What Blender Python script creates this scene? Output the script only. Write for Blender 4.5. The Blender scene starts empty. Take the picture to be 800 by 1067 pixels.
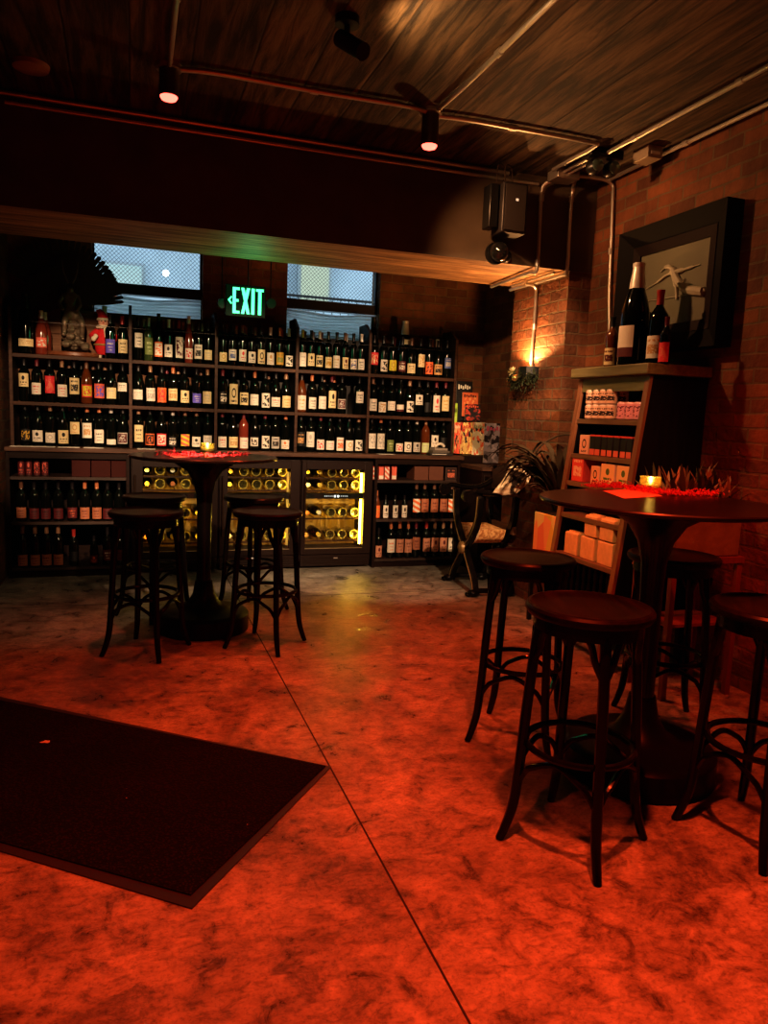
import bpy, math, random
from math import sin, cos, pi, radians as rad
from mathutils import Vector, Matrix, noise
random.seed(7)
C = bpy.context.scene.collection
SC = bpy.context.scene
# ------------------------------------------------------------------ camera
CAMZ = 1.33; F = 770.0; YAW, PIT, ROL = .3292, .1289, .0394
fwd = Vector((sin(YAW)*cos(PIT), cos(YAW)*cos(PIT), -sin(PIT)))
rt = Vector((cos(YAW), -sin(YAW), 0)); up = rt.cross(fwd)
r2 = rt*cos(ROL)+up*sin(ROL); u2 = -rt*sin(ROL)+up*cos(ROL)
cam = bpy.data.objects.new('camera', bpy.data.cameras.new('camera')); C.objects.link(cam)
cam.matrix_world = Matrix(((r2.x, u2.x, -fwd.x, 0), (r2.y, u2.y, -fwd.y, 0), (r2.z, u2.z, -fwd.z, CAMZ), (0, 0, 0, 1)))
cam.data.sensor_fit = 'VERTICAL'; cam.data.sensor_height = 36; cam.data.lens = F/1067*36
cam.data.clip_start = .05
SC.camera = cam
def ray(x, y): return r2*((x-400)/F) + u2*(-(y-533.5)/F) + fwd
O0 = Vector((0, 0, CAMZ))
def onY(x, y, Y): d = ray(x, y); return O0+d*(Y/d.y)
def onX(x, y, X): d = ray(x, y); return O0+d*(X/d.x)
def onZ(x, y, Z=0): d = ray(x, y); return O0+d*((Z-CAMZ)/d.z)
# ------------------------------------------------------------------ materials
MATS = {}
def newmat(name):
    m = bpy.data.materials.new(name); m.use_nodes = True
    n = m.node_tree.nodes; return m, n, m.node_tree.links, n['Principled BSDF']
def hexc(h):
    h = h.lstrip('#'); v = [int(h[i:i+2], 16)/255 for i in (0, 2, 4)]
    return tuple([(c/12.92 if c <= .04045 else ((c+.055)/1.055)**2.4) for c in v]+[1])
def col(c): return hexc(c) if isinstance(c, str) else tuple(c)+((1,) if len(c) == 3 else ())
def flat(name, c, rough=.5, metal=0, var=.15, scale=30, coat=0, emit=None, es=0, trans=0, bump=.0, spec=.5):
    """plain material with a little procedural noise in value and roughness"""
    key = ('f', name)
    if key in MATS: return MATS[key]
    m, n, l, b = newmat(name); c = col(c)
    tc = n.new('ShaderNodeTexCoord'); nz = n.new('ShaderNodeTexNoise'); nz.inputs['Scale'].default_value = scale
    nz.inputs['Detail'].default_value = 3
    l.new(tc.outputs['Object'], nz.inputs['Vector'])
    mx = n.new('ShaderNodeMix'); mx.data_type = 'RGBA'
    mx.inputs[6].default_value = tuple(v*(1-var) for v in c[:3])+(1,); mx.inputs[7].default_value = tuple(min(1, v*(1+var)) for v in c[:3])+(1,)
    l.new(nz.outputs['Fac'], mx.inputs[0]); l.new(mx.outputs[2], b.inputs['Base Color'])
    b.inputs['Roughness'].default_value = rough; b.inputs['Metallic'].default_value = metal
    b.inputs['Coat Weight'].default_value = coat; b.inputs['Specular IOR Level'].default_value = spec
    if trans: b.inputs['Transmission Weight'].default_value = trans
    if emit: b.inputs['Emission Color'].default_value = col(emit); b.inputs['Emission Strength'].default_value = es
    if bump:
        bp = n.new('ShaderNodeBump'); bp.inputs['Strength'].default_value = bump; bp.inputs['Distance'].default_value = .01
        l.new(nz.outputs['Fac'], bp.inputs['Height']); l.new(bp.outputs[0], b.inputs['Normal'])
    MATS[key] = m; return m
def wood(name, c1, c2, rough=.45, axis='X', scale=1., coat=0, bump=.15, spec=.5):
    key = ('w', name)
    if key in MATS: return MATS[key]
    m, n, l, b = newmat(name)
    tc = n.new('ShaderNodeTexCoord'); mp = n.new('ShaderNodeMapping')
    s = [14*scale]*3; s['XYZ'.index(axis)] = 1.2*scale; mp.inputs['Scale'].default_value = s
    l.new(tc.outputs['Object'], mp.inputs['Vector'])
    nz = n.new('ShaderNodeTexNoise'); nz.inputs['Scale'].default_value = 3; nz.inputs['Detail'].default_value = 8; nz.inputs['Distortion'].default_value = .6
    l.new(mp.outputs[0], nz.inputs['Vector'])
    cr = n.new('ShaderNodeValToRGB'); cr.color_ramp.elements[0].position = .3; cr.color_ramp.elements[1].position = .72
    cr.color_ramp.elements[0].color = col(c1); cr.color_ramp.elements[1].color = col(c2)
    l.new(nz.outputs['Fac'], cr.inputs[0]); l.new(cr.outputs[0], b.inputs['Base Color'])
    b.inputs['Roughness'].default_value = rough; b.inputs['Coat Weight'].default_value = coat; b.inputs['Specular IOR Level'].default_value = spec
    bp = n.new('ShaderNodeBump'); bp.inputs['Strength'].default_value = bump; bp.inputs['Distance'].default_value = .004
    l.new(nz.outputs['Fac'], bp.inputs['Height']); l.new(bp.outputs[0], b.inputs['Normal'])
    MATS[key] = m; return m
def brick(name, plane, c1, c2, mortar, bw=.215, bh=.075):
    m, n, l, b = newmat(name)
    tc = n.new('ShaderNodeTexCoord'); sp = n.new('ShaderNodeSeparateXYZ'); cb = n.new('ShaderNodeCombineXYZ')
    l.new(tc.outputs['Object'], sp.inputs[0])
    l.new(sp.outputs['Y' if plane == 'X' else 'X'], cb.inputs[0]); l.new(sp.outputs['Z'], cb.inputs[1])
    wn = n.new('ShaderNodeTexNoise'); wn.inputs['Scale'].default_value = 7; wn.inputs['Detail'].default_value = 3
    l.new(tc.outputs['Object'], wn.inputs['Vector'])
    vm = n.new('ShaderNodeVectorMath'); vm.operation = 'MULTIPLY_ADD'; vm.inputs[1].default_value = (.018, .018, 0)
    l.new(wn.outputs['Color'], vm.inputs[0]); l.new(cb.outputs[0], vm.inputs[2])
    bt = n.new('ShaderNodeTexBrick'); bt.inputs['Scale'].default_value = 1
    bt.inputs['Brick Width'].default_value = bw; bt.inputs['Row Height'].default_value = bh
    bt.inputs['Mortar Size'].default_value = .007; bt.inputs['Mortar Smooth'].default_value = .35; bt.inputs['Bias'].default_value = -.1
    bt.inputs['Color1'].default_value = col(c1); bt.inputs['Color2'].default_value = col(c2); bt.inputs['Mortar'].default_value = col(mortar)
    l.new(vm.outputs[0], bt.inputs['Vector'])
    n2 = n.new('ShaderNodeTexNoise'); n2.inputs['Scale'].default_value = 3.2; n2.inputs['Detail'].default_value = 8; n2.inputs['Roughness'].default_value = .65
    l.new(tc.outputs['Object'], n2.inputs['Vector'])
    cr = n.new('ShaderNodeValToRGB'); cr.color_ramp.elements[0].position = .3; cr.color_ramp.elements[0].color = (.45, .45, .45, 1)
    cr.color_ramp.elements[1].position = .7; cr.color_ramp.elements[1].color = (1.25, 1.2, 1.15, 1)
    l.new(n2.outputs['Fac'], cr.inputs[0])
    mx = n.new('ShaderNodeMix'); mx.data_type = 'RGBA'; mx.blend_type = 'MULTIPLY'; mx.inputs[0].default_value = 1
    l.new(bt.outputs['Color'], mx.inputs[6]); l.new(cr.outputs[0], mx.inputs[7]); l.new(mx.outputs[2], b.inputs['Base Color'])
    b.inputs['Roughness'].default_value = .85
    n3 = n.new('ShaderNodeTexNoise'); n3.inputs['Scale'].default_value = 28; n3.inputs['Detail'].default_value = 6
    l.new(tc.outputs['Object'], n3.inputs['Vector'])
    ma = n.new('ShaderNodeMath'); ma.operation = 'MULTIPLY_ADD'; ma.inputs[1].default_value = -1.0
    l.new(bt.outputs['Fac'], ma.inputs[0]); l.new(n3.outputs['Fac'], ma.inputs[2])
    bp = n.new('ShaderNodeBump'); bp.inputs['Strength'].default_value = .8; bp.inputs['Distance'].default_value = .012
    l.new(ma.outputs[0], bp.inputs['Height']); l.new(bp.outputs[0], b.inputs['Normal'])
    return m
def planks(name, axis, c1, c2, width=.19, rough=.7):
    """boards running along `axis` (X or Y), seams across"""
    m, n, l, b = newmat(name)
    tc = n.new('ShaderNodeTexCoord'); sp = n.new('ShaderNodeSeparateXYZ'); l.new(tc.outputs['Object'], sp.inputs[0])
    cross = 'X' if axis == 'Y' else 'Y'
    d = n.new('ShaderNodeMath'); d.operation = 'DIVIDE'; d.inputs[1].default_value = width
    wob = n.new('ShaderNodeTexNoise'); wob.inputs['Scale'].default_value = 1.5
    l.new(tc.outputs['Object'], wob.inputs['Vector'])
    wa = n.new('ShaderNodeMath'); wa.operation = 'MULTIPLY_ADD'; wa.inputs[1].default_value = .02
    l.new(wob.outputs['Fac'], wa.inputs[0]); l.new(sp.outputs[cross], wa.inputs[2]); l.new(wa.outputs[0], d.inputs[0])
    fl = n.new('ShaderNodeMath'); fl.operation = 'FLOOR'; l.new(d.outputs[0], fl.inputs[0])
    fr = n.new('ShaderNodeMath'); fr.operation = 'FRACT'; l.new(d.outputs[0], fr.inputs[0])
    seam = n.new('ShaderNodeValToRGB'); e = seam.color_ramp.elements
    e[0].position = 0; e[0].color = (0, 0, 0, 1); e[1].position = .03; e[1].color = (1, 1, 1, 1)
    x = e.new(.97); x.color = (1, 1, 1, 1); x = e.new(1.); x.color = (0, 0, 0, 1)
    l.new(fr.outputs[0], seam.inputs[0])
    wn = n.new('ShaderNodeTexWhiteNoise'); wn.noise_dimensions = '1D'; l.new(fl.outputs[0], wn.inputs['W'])
    mp = n.new('ShaderNodeMapping'); mp.inputs['Scale'].default_value = (9, .9, 9) if axis == 'Y' else (.9, 9, 9)
    l.new(tc.outputs['Object'], mp.inputs['Vector'])
    cv = n.new('ShaderNodeVectorMath'); cv.operation = 'ADD'; l.new(mp.outputs[0], cv.inputs[0])
    cm = n.new('ShaderNodeCombineXYZ'); s = n.new('ShaderNodeMath'); s.operation = 'MULTIPLY'; s.inputs[1].default_value = 30
    l.new(wn.outputs['Value'], s.inputs[0]); l.new(s.outputs[0], cm.inputs[2]); l.new(cm.outputs[0], cv.inputs[1])
    g = n.new('ShaderNodeTexNoise'); g.inputs['Scale'].default_value = 2.5; g.inputs['Detail'].default_value = 9; g.inputs['Roughness'].default_value = .65; g.inputs['Distortion'].default_value = .5
    l.new(cv.outputs[0], g.inputs['Vector'])
    cr = n.new('ShaderNodeValToRGB'); cr.color_ramp.elements[0].position = .4; cr.color_ramp.elements[1].position = .64
    cr.color_ramp.elements[0].color = col(c1); cr.color_ramp.elements[1].color = col(c2); l.new(g.outputs['Fac'], cr.inputs[0])
    va = n.new('ShaderNodeMath'); va.operation = 'MULTIPLY_ADD'; va.inputs[1].default_value = .5; va.inputs[2].default_value = .6; l.new(wn.outputs['Value'], va.inputs[0])
    m1 = n.new('ShaderNodeMix'); m1.data_type = 'RGBA'; m1.blend_type = 'MULTIPLY'; m1.inputs[0].default_value = 1
    l.new(cr.outputs[0], m1.inputs[6]); l.new(va.outputs[0], m1.inputs[7])
    m2 = n.new('ShaderNodeMix'); m2.data_type = 'RGBA'; m2.blend_type = 'MULTIPLY'; m2.inputs[0].default_value = .85
    l.new(m1.outputs[2], m2.inputs[6]); l.new(seam.outputs[0], m2.inputs[7]); l.new(m2.outputs[2], b.inputs['Base Color'])
    b.inputs['Roughness'].default_value = rough
    ad = n.new('ShaderNodeMath'); ad.operation = 'MULTIPLY_ADD'; ad.inputs[1].default_value = .5; l.new(seam.outputs[0], ad.inputs[0]); l.new(g.outputs['Fac'], ad.inputs[2])
    bp = n.new('ShaderNodeBump'); bp.inputs['Strength'].default_value = .6; bp.inputs['Distance'].default_value = .01
    l.new(ad.outputs[0], bp.inputs['Height']); l.new(bp.outputs[0], b.inputs['Normal'])
    return m
def concrete_floor():
    m, n, l, b = newmat('stained_concrete_floor')
    tc = n.new('ShaderNodeTexCoord')
    def nz(s, d, r, dist=0):
        x = n.new('ShaderNodeTexNoise'); x.inputs['Scale'].default_value = s; x.inputs['Detail'].default_value = d
        x.inputs['Roughness'].default_value = r; x.inputs['Distortion'].default_value = dist; l.new(tc.outputs['Object'], x.inputs['Vector']); return x
    a = nz(1.5, 13, .74, .5); c = nz(9, 10, .74, .6); f = nz(75, 6, .75, .3)
    mp = n.new('ShaderNodeMapping'); mp.inputs['Scale'].default_value = (4, 8, 5); mp.inputs['Rotation'].default_value = (0, 0, .5); l.new(tc.outputs['Object'], mp.inputs[0])
    st = n.new('ShaderNodeTexNoise'); st.inputs['Scale'].default_value = 4; st.inputs['Detail'].default_value = 9; st.inputs['Roughness'].default_value = .72; st.inputs['Distortion'].default_value = .7; l.new(mp.outputs[0], st.inputs['Vector'])
    def ramp(src, stops):
        r = n.new('ShaderNodeValToRGB'); e = r.color_ramp.elements
        e[0].position, e[0].color = stops[0][0], stops[0][1]+(1,); e[1].position, e[1].color = stops[-1][0], stops[-1][1]+(1,)
        for p_, c_ in stops[1:-1]: x = e.new(p_); x.color = c_+(1,)
        l.new(src.outputs['Fac'], r.inputs[0]); return r.outputs[0]
    def mul(x, y, k=1.):
        q = n.new('ShaderNodeMix'); q.data_type = 'RGBA'; q.blend_type = 'MULTIPLY'; q.inputs[0].default_value = k; l.new(x, q.inputs[6]); l.new(y, q.inputs[7]); return q.outputs[2]
    A_ = ramp(a, [(.36, (.12, .105, .083)), (.45, (.21, .185, .15)), (.53, (.29, .255, .205)), (.66, (.37, .325, .265))])
    B_ = ramp(c, [(.38, (.42, .42, .42)), (.48, (.88, .88, .88)), (.62, (1.15, 1.15, 1.15))])
    S_ = ramp(st, [(.38, (.5, .5, .5)), (.48, (.92, .92, .92)), (.62, (1.15, 1.15, 1.15))])
    F_ = ramp(f, [(.37, (.5, .5, .5)), (.5, (1., 1., 1.))])
    l.new(mul(mul(mul(A_, B_), S_, .8), F_, .8), b.inputs['Base Color'])
    rr = n.new('ShaderNodeMapRange'); rr.inputs[1].default_value = .35; rr.inputs[2].default_value = .65; rr.inputs[3].default_value = .24; rr.inputs[4].default_value = .6
    l.new(c.outputs['Fac'], rr.inputs[0]); l.new(rr.outputs[0], b.inputs['Roughness'])
    bp = n.new('ShaderNodeBump'); bp.inputs['Strength'].default_value = .5; bp.inputs['Distance'].default_value = .006
    ad = n.new('ShaderNodeMath'); ad.operation = 'ADD'; l.new(st.outputs['Fac'], ad.inputs[0]); l.new(c.outputs['Fac'], ad.inputs[1])
    l.new(ad.outputs[0], bp.inputs['Height']); l.new(bp.outputs[0], b.inputs['Normal'])
    return m
def label_mat(base, acc, style):
    """paper label; artwork drawn in the label's own UV space"""
    key = ('l', base, acc, style)
    if key in MATS: return MATS[key]
    m, n, l, b = newmat('paper_label_'+style); b.inputs['Roughness'].default_value = .6
    uv = n.new('ShaderNodeUVMap'); sp = n.new('ShaderNodeSeparateXYZ'); l.new(uv.outputs[0], sp.inputs[0])
    def M(op, a, bb=None, cc=None):
        x = n.new('ShaderNodeMath'); x.operation = op
        for i, v in enumerate((a, bb, cc)):
            if v is None: continue
            if isinstance(v, (int, float)): x.inputs[i].default_value = v
            else: l.new(v, x.inputs[i])
        return x.outputs[0]
    U, V = sp.outputs[0], sp.outputs[1]
    sd = random.random()*50
    def box(u0, u1, v0, v1):
        return M('MULTIPLY', M('MULTIPLY', M('GREATER_THAN', U, u0), M('LESS_THAN', U, u1)), M('MULTIPLY', M('GREATER_THAN', V, v0), M('LESS_THAN', V, v1)))
    def ns(scale, sx=1, sy=1):
        cb = n.new('ShaderNodeCombineXYZ'); l.new(M('MULTIPLY', U, sx), cb.inputs[0]); l.new(M('MULTIPLY', V, sy), cb.inputs[1]); cb.inputs[2].default_value = sd
        x = n.new('ShaderNodeTexNoise'); x.inputs['Scale'].default_value = scale; x.inputs['Detail'].default_value = 2; l.new(cb.outputs[0], x.inputs['Vector']); return x.outputs['Fac']
    def text(u0, u1, v0, v1):      # a line of small print
        return M('MULTIPLY', box(u0, u1, v0, v1), M('GREATER_THAN', ns(22, 1, .2), .48))
    if style == 'lines': mask = M('MAXIMUM', text(.2, .8, .62, .74), M('MAXIMUM', text(.28, .72, .4, .47), text(.3, .7, .18, .24)))
    elif style == 'crest':
        r = M('ADD', M('POWER', M('SUBTRACT', U, .5), 2), M('POWER', M('MULTIPLY', M('SUBTRACT', V, .66), .9), 2))
        mask = M('MAXIMUM', M('LESS_THAN', r, .02), M('MAXIMUM', text(.2, .8, .28, .38), text(.3, .7, .12, .18)))
    elif style == 'ring':
        r = M('ADD', M('POWER', M('SUBTRACT', U, .5), 2), M('POWER', M('MULTIPLY', M('SUBTRACT', V, .55), .9), 2))
        mask = M('MAXIMUM', M('MULTIPLY', M('LESS_THAN', r, .05), M('GREATER_THAN', r, .022)), text(.2, .8, .1, .2))
    elif style == 'art': mask = M('MULTIPLY', box(.1, .9, .12, .85), M('GREATER_THAN', ns(6), .52))
    elif style == 'pic': mask = M('MAXIMUM', M('MULTIPLY', box(.14, .86, .2, .6), M('GREATER_THAN', ns(9), .42)), text(.15, .85, .74, .84))
    elif style == 'frame': mask = M('MAXIMUM', M('SUBTRACT', 1, box(.08, .92, .1, .9)), M('MULTIPLY', box(.2, .8, .2, .8), M('GREATER_THAN', ns(7), .5)))
    elif style == 'collage': mask = None
    elif style == 'band': mask = M('LESS_THAN', V, .3)
    elif style == 'stripes': mask = M('GREATER_THAN', M('SINE', M('MULTIPLY', M('ADD', V, M('MULTIPLY', U, .35)), 16)), 0)
    else: mask = M('MULTIPLY', box(.0, 1., .0, 1.), 0)
    if mask is None:     # busy printed cover: many small patches of a few inks
        cb = n.new('ShaderNodeCombineXYZ'); l.new(U, cb.inputs[0]); l.new(M('MULTIPLY', V, 1.4), cb.inputs[1]); cb.inputs[2].default_value = sd
        v = n.new('ShaderNodeTexVoronoi'); v.inputs['Scale'].default_value = 6; v.inputs['Randomness'].default_value = 1
        w = n.new('ShaderNodeTexNoise'); w.inputs['Scale'].default_value = 5; l.new(cb.outputs[0], w.inputs['Vector'])
        ad = n.new('ShaderNodeVectorMath'); ad.operation = 'MULTIPLY_ADD'; ad.inputs[1].default_value = (.35, .35, 0); l.new(w.outputs['Color'], ad.inputs[0]); l.new(cb.outputs[0], ad.inputs[2]); l.new(ad.outputs[0], v.inputs['Vector'])
        sc_ = n.new('ShaderNodeSeparateColor'); l.new(v.outputs['Color'], sc_.inputs[0])
        r = n.new('ShaderNodeValToRGB'); r.color_ramp.interpolation = 'CONSTANT'; e = r.color_ramp.elements
        B = col(base); K = col(acc); e[0].color = B; e[1].position = .4; e[1].color = K
        for p_, c_ in ((.6, (.03, .02, .02, 1)), (.7, tuple(min(1, q*1.4) for q in B[:3])+(1,)), (.85, tuple(.5*(p+q) for p, q in zip(B[:3], K[:3]))+(1,))): x = e.new(p_); x.color = c_
        l.new(sc_.outputs[0], r.inputs[0]); l.new(r.outputs[0], b.inputs['Base Color']); MATS[key] = m; return m
    mx = n.new('ShaderNodeMix'); mx.data_type = 'RGBA'; l.new(mask, mx.inputs[0]); mx.inputs[6].default_value = col(base); mx.inputs[7].default_value = col(acc)
    l.new(mx.outputs[2], b.inputs['Base Color']); MATS[key] = m; return m
def emis(name, c, s):
    key = ('e', name)
    if key in MATS: return MATS[key]
    m, n, l, b = newmat(name); b.inputs['Base Color'].default_value = (0.02, .02, .02, 1)
    b.inputs['Emission Color'].default_value = col(c); b.inputs['Emission Strength'].default_value = s; MATS[key] = m; return m
def glass_pane(name, tint=(.9, .95, .95), refl=.12):
    key = ('g', name)
    if key in MATS: return MATS[key]
    m = bpy.data.materials.new(name); m.use_nodes = True; n = m.node_tree.nodes; l = m.node_tree.links
    n.remove(n['Principled BSDF']); o = n['Material Output']
    t = n.new('ShaderNodeBsdfTransparent'); t.inputs[0].default_value = tint+(1,); g = n.new('ShaderNodeBsdfGlossy'); g.inputs['Roughness'].default_value = .03
    mx = n.new('ShaderNodeMixShader'); fr = n.new('ShaderNodeFresnel'); fr.inputs[0].default_value = 1.45
    l.new(fr.outputs[0], mx.inputs[0]); l.new(t.outputs[0], mx.inputs[1]); l.new(g.outputs[0], mx.inputs[2]); l.new(mx.outputs[0], o.inputs[0])
    MATS[key] = m; return m
# ------------------------------------------------------------------ mesh builder
class MB:
    def __init__(s): s.v = []; s.f = []; s.m = []; s.uv = {}; s.cm = 0
    def add(s, vs, fs, uvs=None):
        o = len(s.v); s.v += [tuple(x) for x in vs]
        for i, f in enumerate(fs):
            if uvs: s.uv[len(s.f)] = uvs[i]
            s.f.append(tuple(o+k for k in f)); s.m.append(s.cm)
        return s
    def box(s, x0, x1, y0, y1, z0, z1):
        return s.add([(x0, y0, z0), (x1, y0, z0), (x1, y1, z0), (x0, y1, z0), (x0, y0, z1), (x1, y0, z1), (x1, y1, z1), (x0, y1, z1)],
                     [(3, 2, 1, 0), (4, 5, 6, 7), (0, 1, 5, 4), (1, 2, 6, 5), (2, 3, 7, 6), (3, 0, 4, 7)])
    def prism(s, poly, ax, a0, a1):
        """polygon in the two other axes extruded along ax"""
        n = len(poly)
        def p(u, v, a): return {'X': (a, u, v), 'Y': (u, a, v), 'Z': (u, v, a)}[ax]
        return s.add([p(u, v, a0) for u, v in poly]+[p(u, v, a1) for u, v in poly],
                     [tuple(range(n)), tuple(range(2*n-1, n-1, -1))]+[(i, i+n, (i+1) % n+n, (i+1) % n) for i in range(n)])
    def tube(s, pts, r, seg=10, closed=False, flat=None):
        pts = [Vector(p) for p in pts]; n = len(pts); R = r if isinstance(r, (list, tuple)) else [r]*n
        vs = []; prev = None
        for i, p in enumerate(pts):
            if closed: t = pts[(i+1) % n]-pts[i-1]
            else: t = pts[min(i+1, n-1)]-pts[max(i-1, 0)]
            if t.length < 1e-9: t = Vector((0, 0, 1))
            t.normalize()
            if prev is None:
                a = Vector((0, 0, 1)) if abs(t.z) < .9 else Vector((1, 0, 0)); u = (a-t*a.dot(t)).normalized()
            else: u = (prev-t*prev.dot(t)).normalized()
            prev = u; w = t.cross(u)
            for k in range(seg):
                q = 2*pi*k/seg; vs.append(p+(u*cos(q)*(flat or 1)+w*sin(q))*R[i])
        fs = []
        for i in range(n if closed else n-1):
            j = (i+1) % n
            for k in range(seg): fs.append((i*seg+k, i*seg+(k+1) % seg, j*seg+(k+1) % seg, j*seg+k))
        if not closed: fs += [tuple(range(seg-1, -1, -1)), tuple((n-1)*seg+k for k in range(seg))]
        return s.add(vs, fs)
    def lathe(s, prof, c=(0, 0, 0), seg=24, axis='Z', sy=1.):
        vs = []; n = len(prof)
        for r, h in prof:
            for k in range(seg):
                q = 2*pi*k/seg; a, b = r*cos(q), r*sin(q)*sy
                vs.append({'Z': (c[0]+a, c[1]+b, c[2]+h), 'Y': (c[0]+a, c[1]-h, c[2]+b), 'X': (c[0]+h, c[1]+a, c[2]+b)}[axis])
        fs = [(i*seg+k, i*seg+(k+1) % seg, (i+1)*seg+(k+1) % seg, (i+1)*seg+k) for i in range(n-1) for k in range(seg)]
        if prof[0][0] > 1e-6: fs.append(tuple(range(seg-1, -1, -1)))
        if prof[-1][0] > 1e-6: fs.append(tuple((n-1)*seg+k for k in range(seg)))
        return s.add(vs, fs)
    def ball(s, c, r, seg=14, rings=9, sx=1, sy=1, sz=1):
        vs = []; fs = []
        for i in range(rings+1):
            t = pi*i/rings
            for k in range(seg): q = 2*pi*k/seg; vs.append((c[0]+r*sx*sin(t)*cos(q), c[1]+r*sy*sin(t)*sin(q), c[2]+r*sz*cos(t)))
        for i in range(rings):
            for k in range(seg): fs.append((i*seg+k, (i+1)*seg+k, (i+1)*seg+(k+1) % seg, i*seg+(k+1) % seg))
        return s.add(vs, fs)
    def patch(s, r, z0, z1, a0, a1, seg=12):
        """label: curved patch on a bottle with UV, centre angle -90 deg = facing -Y"""
        vs = []; fs = []; uv = []
        for i in range(seg+1):
            a = a0+(a1-a0)*i/seg; vs += [(r*cos(a), r*sin(a), z0), (r*cos(a), r*sin(a), z1)]
        for i in range(seg):
            fs.append((2*i, 2*i+2, 2*i+3, 2*i+1)); uv.append(((i/seg, 0), ((i+1)/seg, 0), ((i+1)/seg, 1), (i/seg, 1)))
        return s.add(vs, fs, uv)
    def quad(s, a, b, c, d): return s.add([a, b, c, d], [(0, 1, 2, 3)], [((0, 0), (1, 0), (1, 1), (0, 1))])
    def xf(s, M4, start=0):
        for i in range(start, len(s.v)): s.v[i] = tuple(M4 @ Vector(s.v[i]))
        return s
    def mesh(s, name, mats, smooth=True, ang=35):
        me = bpy.data.meshes.new(name); me.from_pydata(s.v, [], s.f)
        for m in (mats if isinstance(mats, (list, tuple)) else [mats]): me.materials.append(m)
        me.polygons.foreach_set('material_index', s.m)
        if s.uv:
            ul = me.uv_layers.new(name='UVMap')
            for p in me.polygons:
                if p.index in s.uv:
                    for k, li in enumerate(p.loop_indices): ul.data[li].uv = s.uv[p.index][k]
        if smooth:
            me.polygons.foreach_set('use_smooth', [True]*len(me.polygons)); me.set_sharp_from_angle(angle=rad(ang))
        me.validate(); me.update(); return me
    def obj(s, name, mats, parent=None, bevel=0, **kw):
        o = bpy.data.objects.new(name, s.mesh(name, mats, **kw)); C.objects.link(o)
        if parent: o.parent = parent
        if bevel:
            b = o.modifiers.new('bevel', 'BEVEL'); b.width = bevel; b.segments = 2; b.limit_method = 'ANGLE'; b.angle_limit = rad(50)
        return o
def tag(o, label, cat, group=None, kind=None):
    o['label'] = label; o['category'] = cat
    if group: o['group'] = group
    if kind: o['kind'] = kind
    return o
def thing(name, label, cat, loc=(0, 0, 0), rz=0, group=None):
    o = bpy.data.objects.new(name, None); C.objects.link(o); o.empty_display_size = .05
    o.location = loc; o.rotation_euler = (0, 0, rz); return tag(o, label, cat, group)
def struct(name, mb, m, **kw):
    o = mb.obj(name, m, **kw); o['kind'] = 'structure'; return o
def bezier(ps, n=10):
    """Catmull-Rom through points"""
    ps = [Vector(p) for p in ps]; out = []
    q = [ps[0]*2-ps[1]]+ps+[ps[-1]*2-ps[-2]]
    for i in range(1, len(q)-2):
        for k in range(n):
            t = k/n; a, b, c, d = q[i-1], q[i], q[i+1], q[i+2]
            out.append(.5*((2*b)+(c-a)*t+(2*a-5*b+4*c-d)*t*t+(3*b-a-3*c+d)*t**3))
    return out+[ps[-1]]
def copytree(o, parent=None):
    c = o.copy(); C.objects.link(c); c.parent = parent
    for ch in list(o.children): copytree(ch, c)
    return c
ORD = ['first', 'second', 'third', 'fourth', 'fifth', 'sixth', 'seventh', 'eighth', 'ninth', 'tenth', 'eleventh', 'twelfth']
# ------------------------------------------------------------------ shared materials
blackwood = wood('black_lacquered_wood', (.003, .0025, .0025), (.006, .004, .0035), rough=.22, axis='Z', coat=.0, bump=.02, spec=.22)
seatwood = wood('dark_brown_seat_wood', (.004, .002, .0015), (.014, .007, .005), rough=.34, axis='X', coat=0, bump=.08, spec=.12)
tablemat = wood('dark_table_top', (.006, .003, .002), (.013, .007, .005), rough=.3, axis='X', coat=0, bump=.03, spec=.4)
shelfwood = wood('walnut_shelf_wood', (.035, .015, .008), (.095, .042, .023), rough=.5, axis='X', spec=.2)
shelfdark = wood('dark_shelf_back', (.008, .005, .004), (.02, .012, .009), rough=.55, axis='Z')
cabwood = wood('dark_cabinet_wood', (.007, .003, .002), (.018, .007, .005), rough=.5, axis='X', spec=.15)
countermat = wood('worn_counter_top', (.05, .024, .014), (.13, .064, .04), rough=.45, axis='X', spec=.25)
bookwood = wood('old_green_brown_wood', (.10, .045, .02), (.2, .1, .045), rough=.5, axis='Y')
metalpipe = flat('galvanised_conduit', (.62, .57, .5), .36, .85, .2, 12)
blackmetal = flat('black_painted_metal', (.012, .012, .012), .35, .3, .2, 20)
greenglass = flat('dark_bottle_glass', (.003, .004, .003), .08, 0, .1, 5, spec=.35)
amberglass = flat('amber_bottle_glass', (.12, .03, .008), .1, 0, .15, 5, coat=.5)
roseglass = flat('rose_wine_glass', (.2, .035, .02), .1, 0, .15, 5, coat=.5)
greenbot = flat('olive_bottle_glass', (.03, .05, .015), .1, 0, .1, 5, coat=.5)
yellowglass = flat('honey_bottle_glass', (.3, .17, .03), .1, 0, .15, 5, coat=.5)
GL = {'d': greenglass, 'a': amberglass, 'r': roseglass, 'g': greenbot, 'y': yellowglass}
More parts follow.
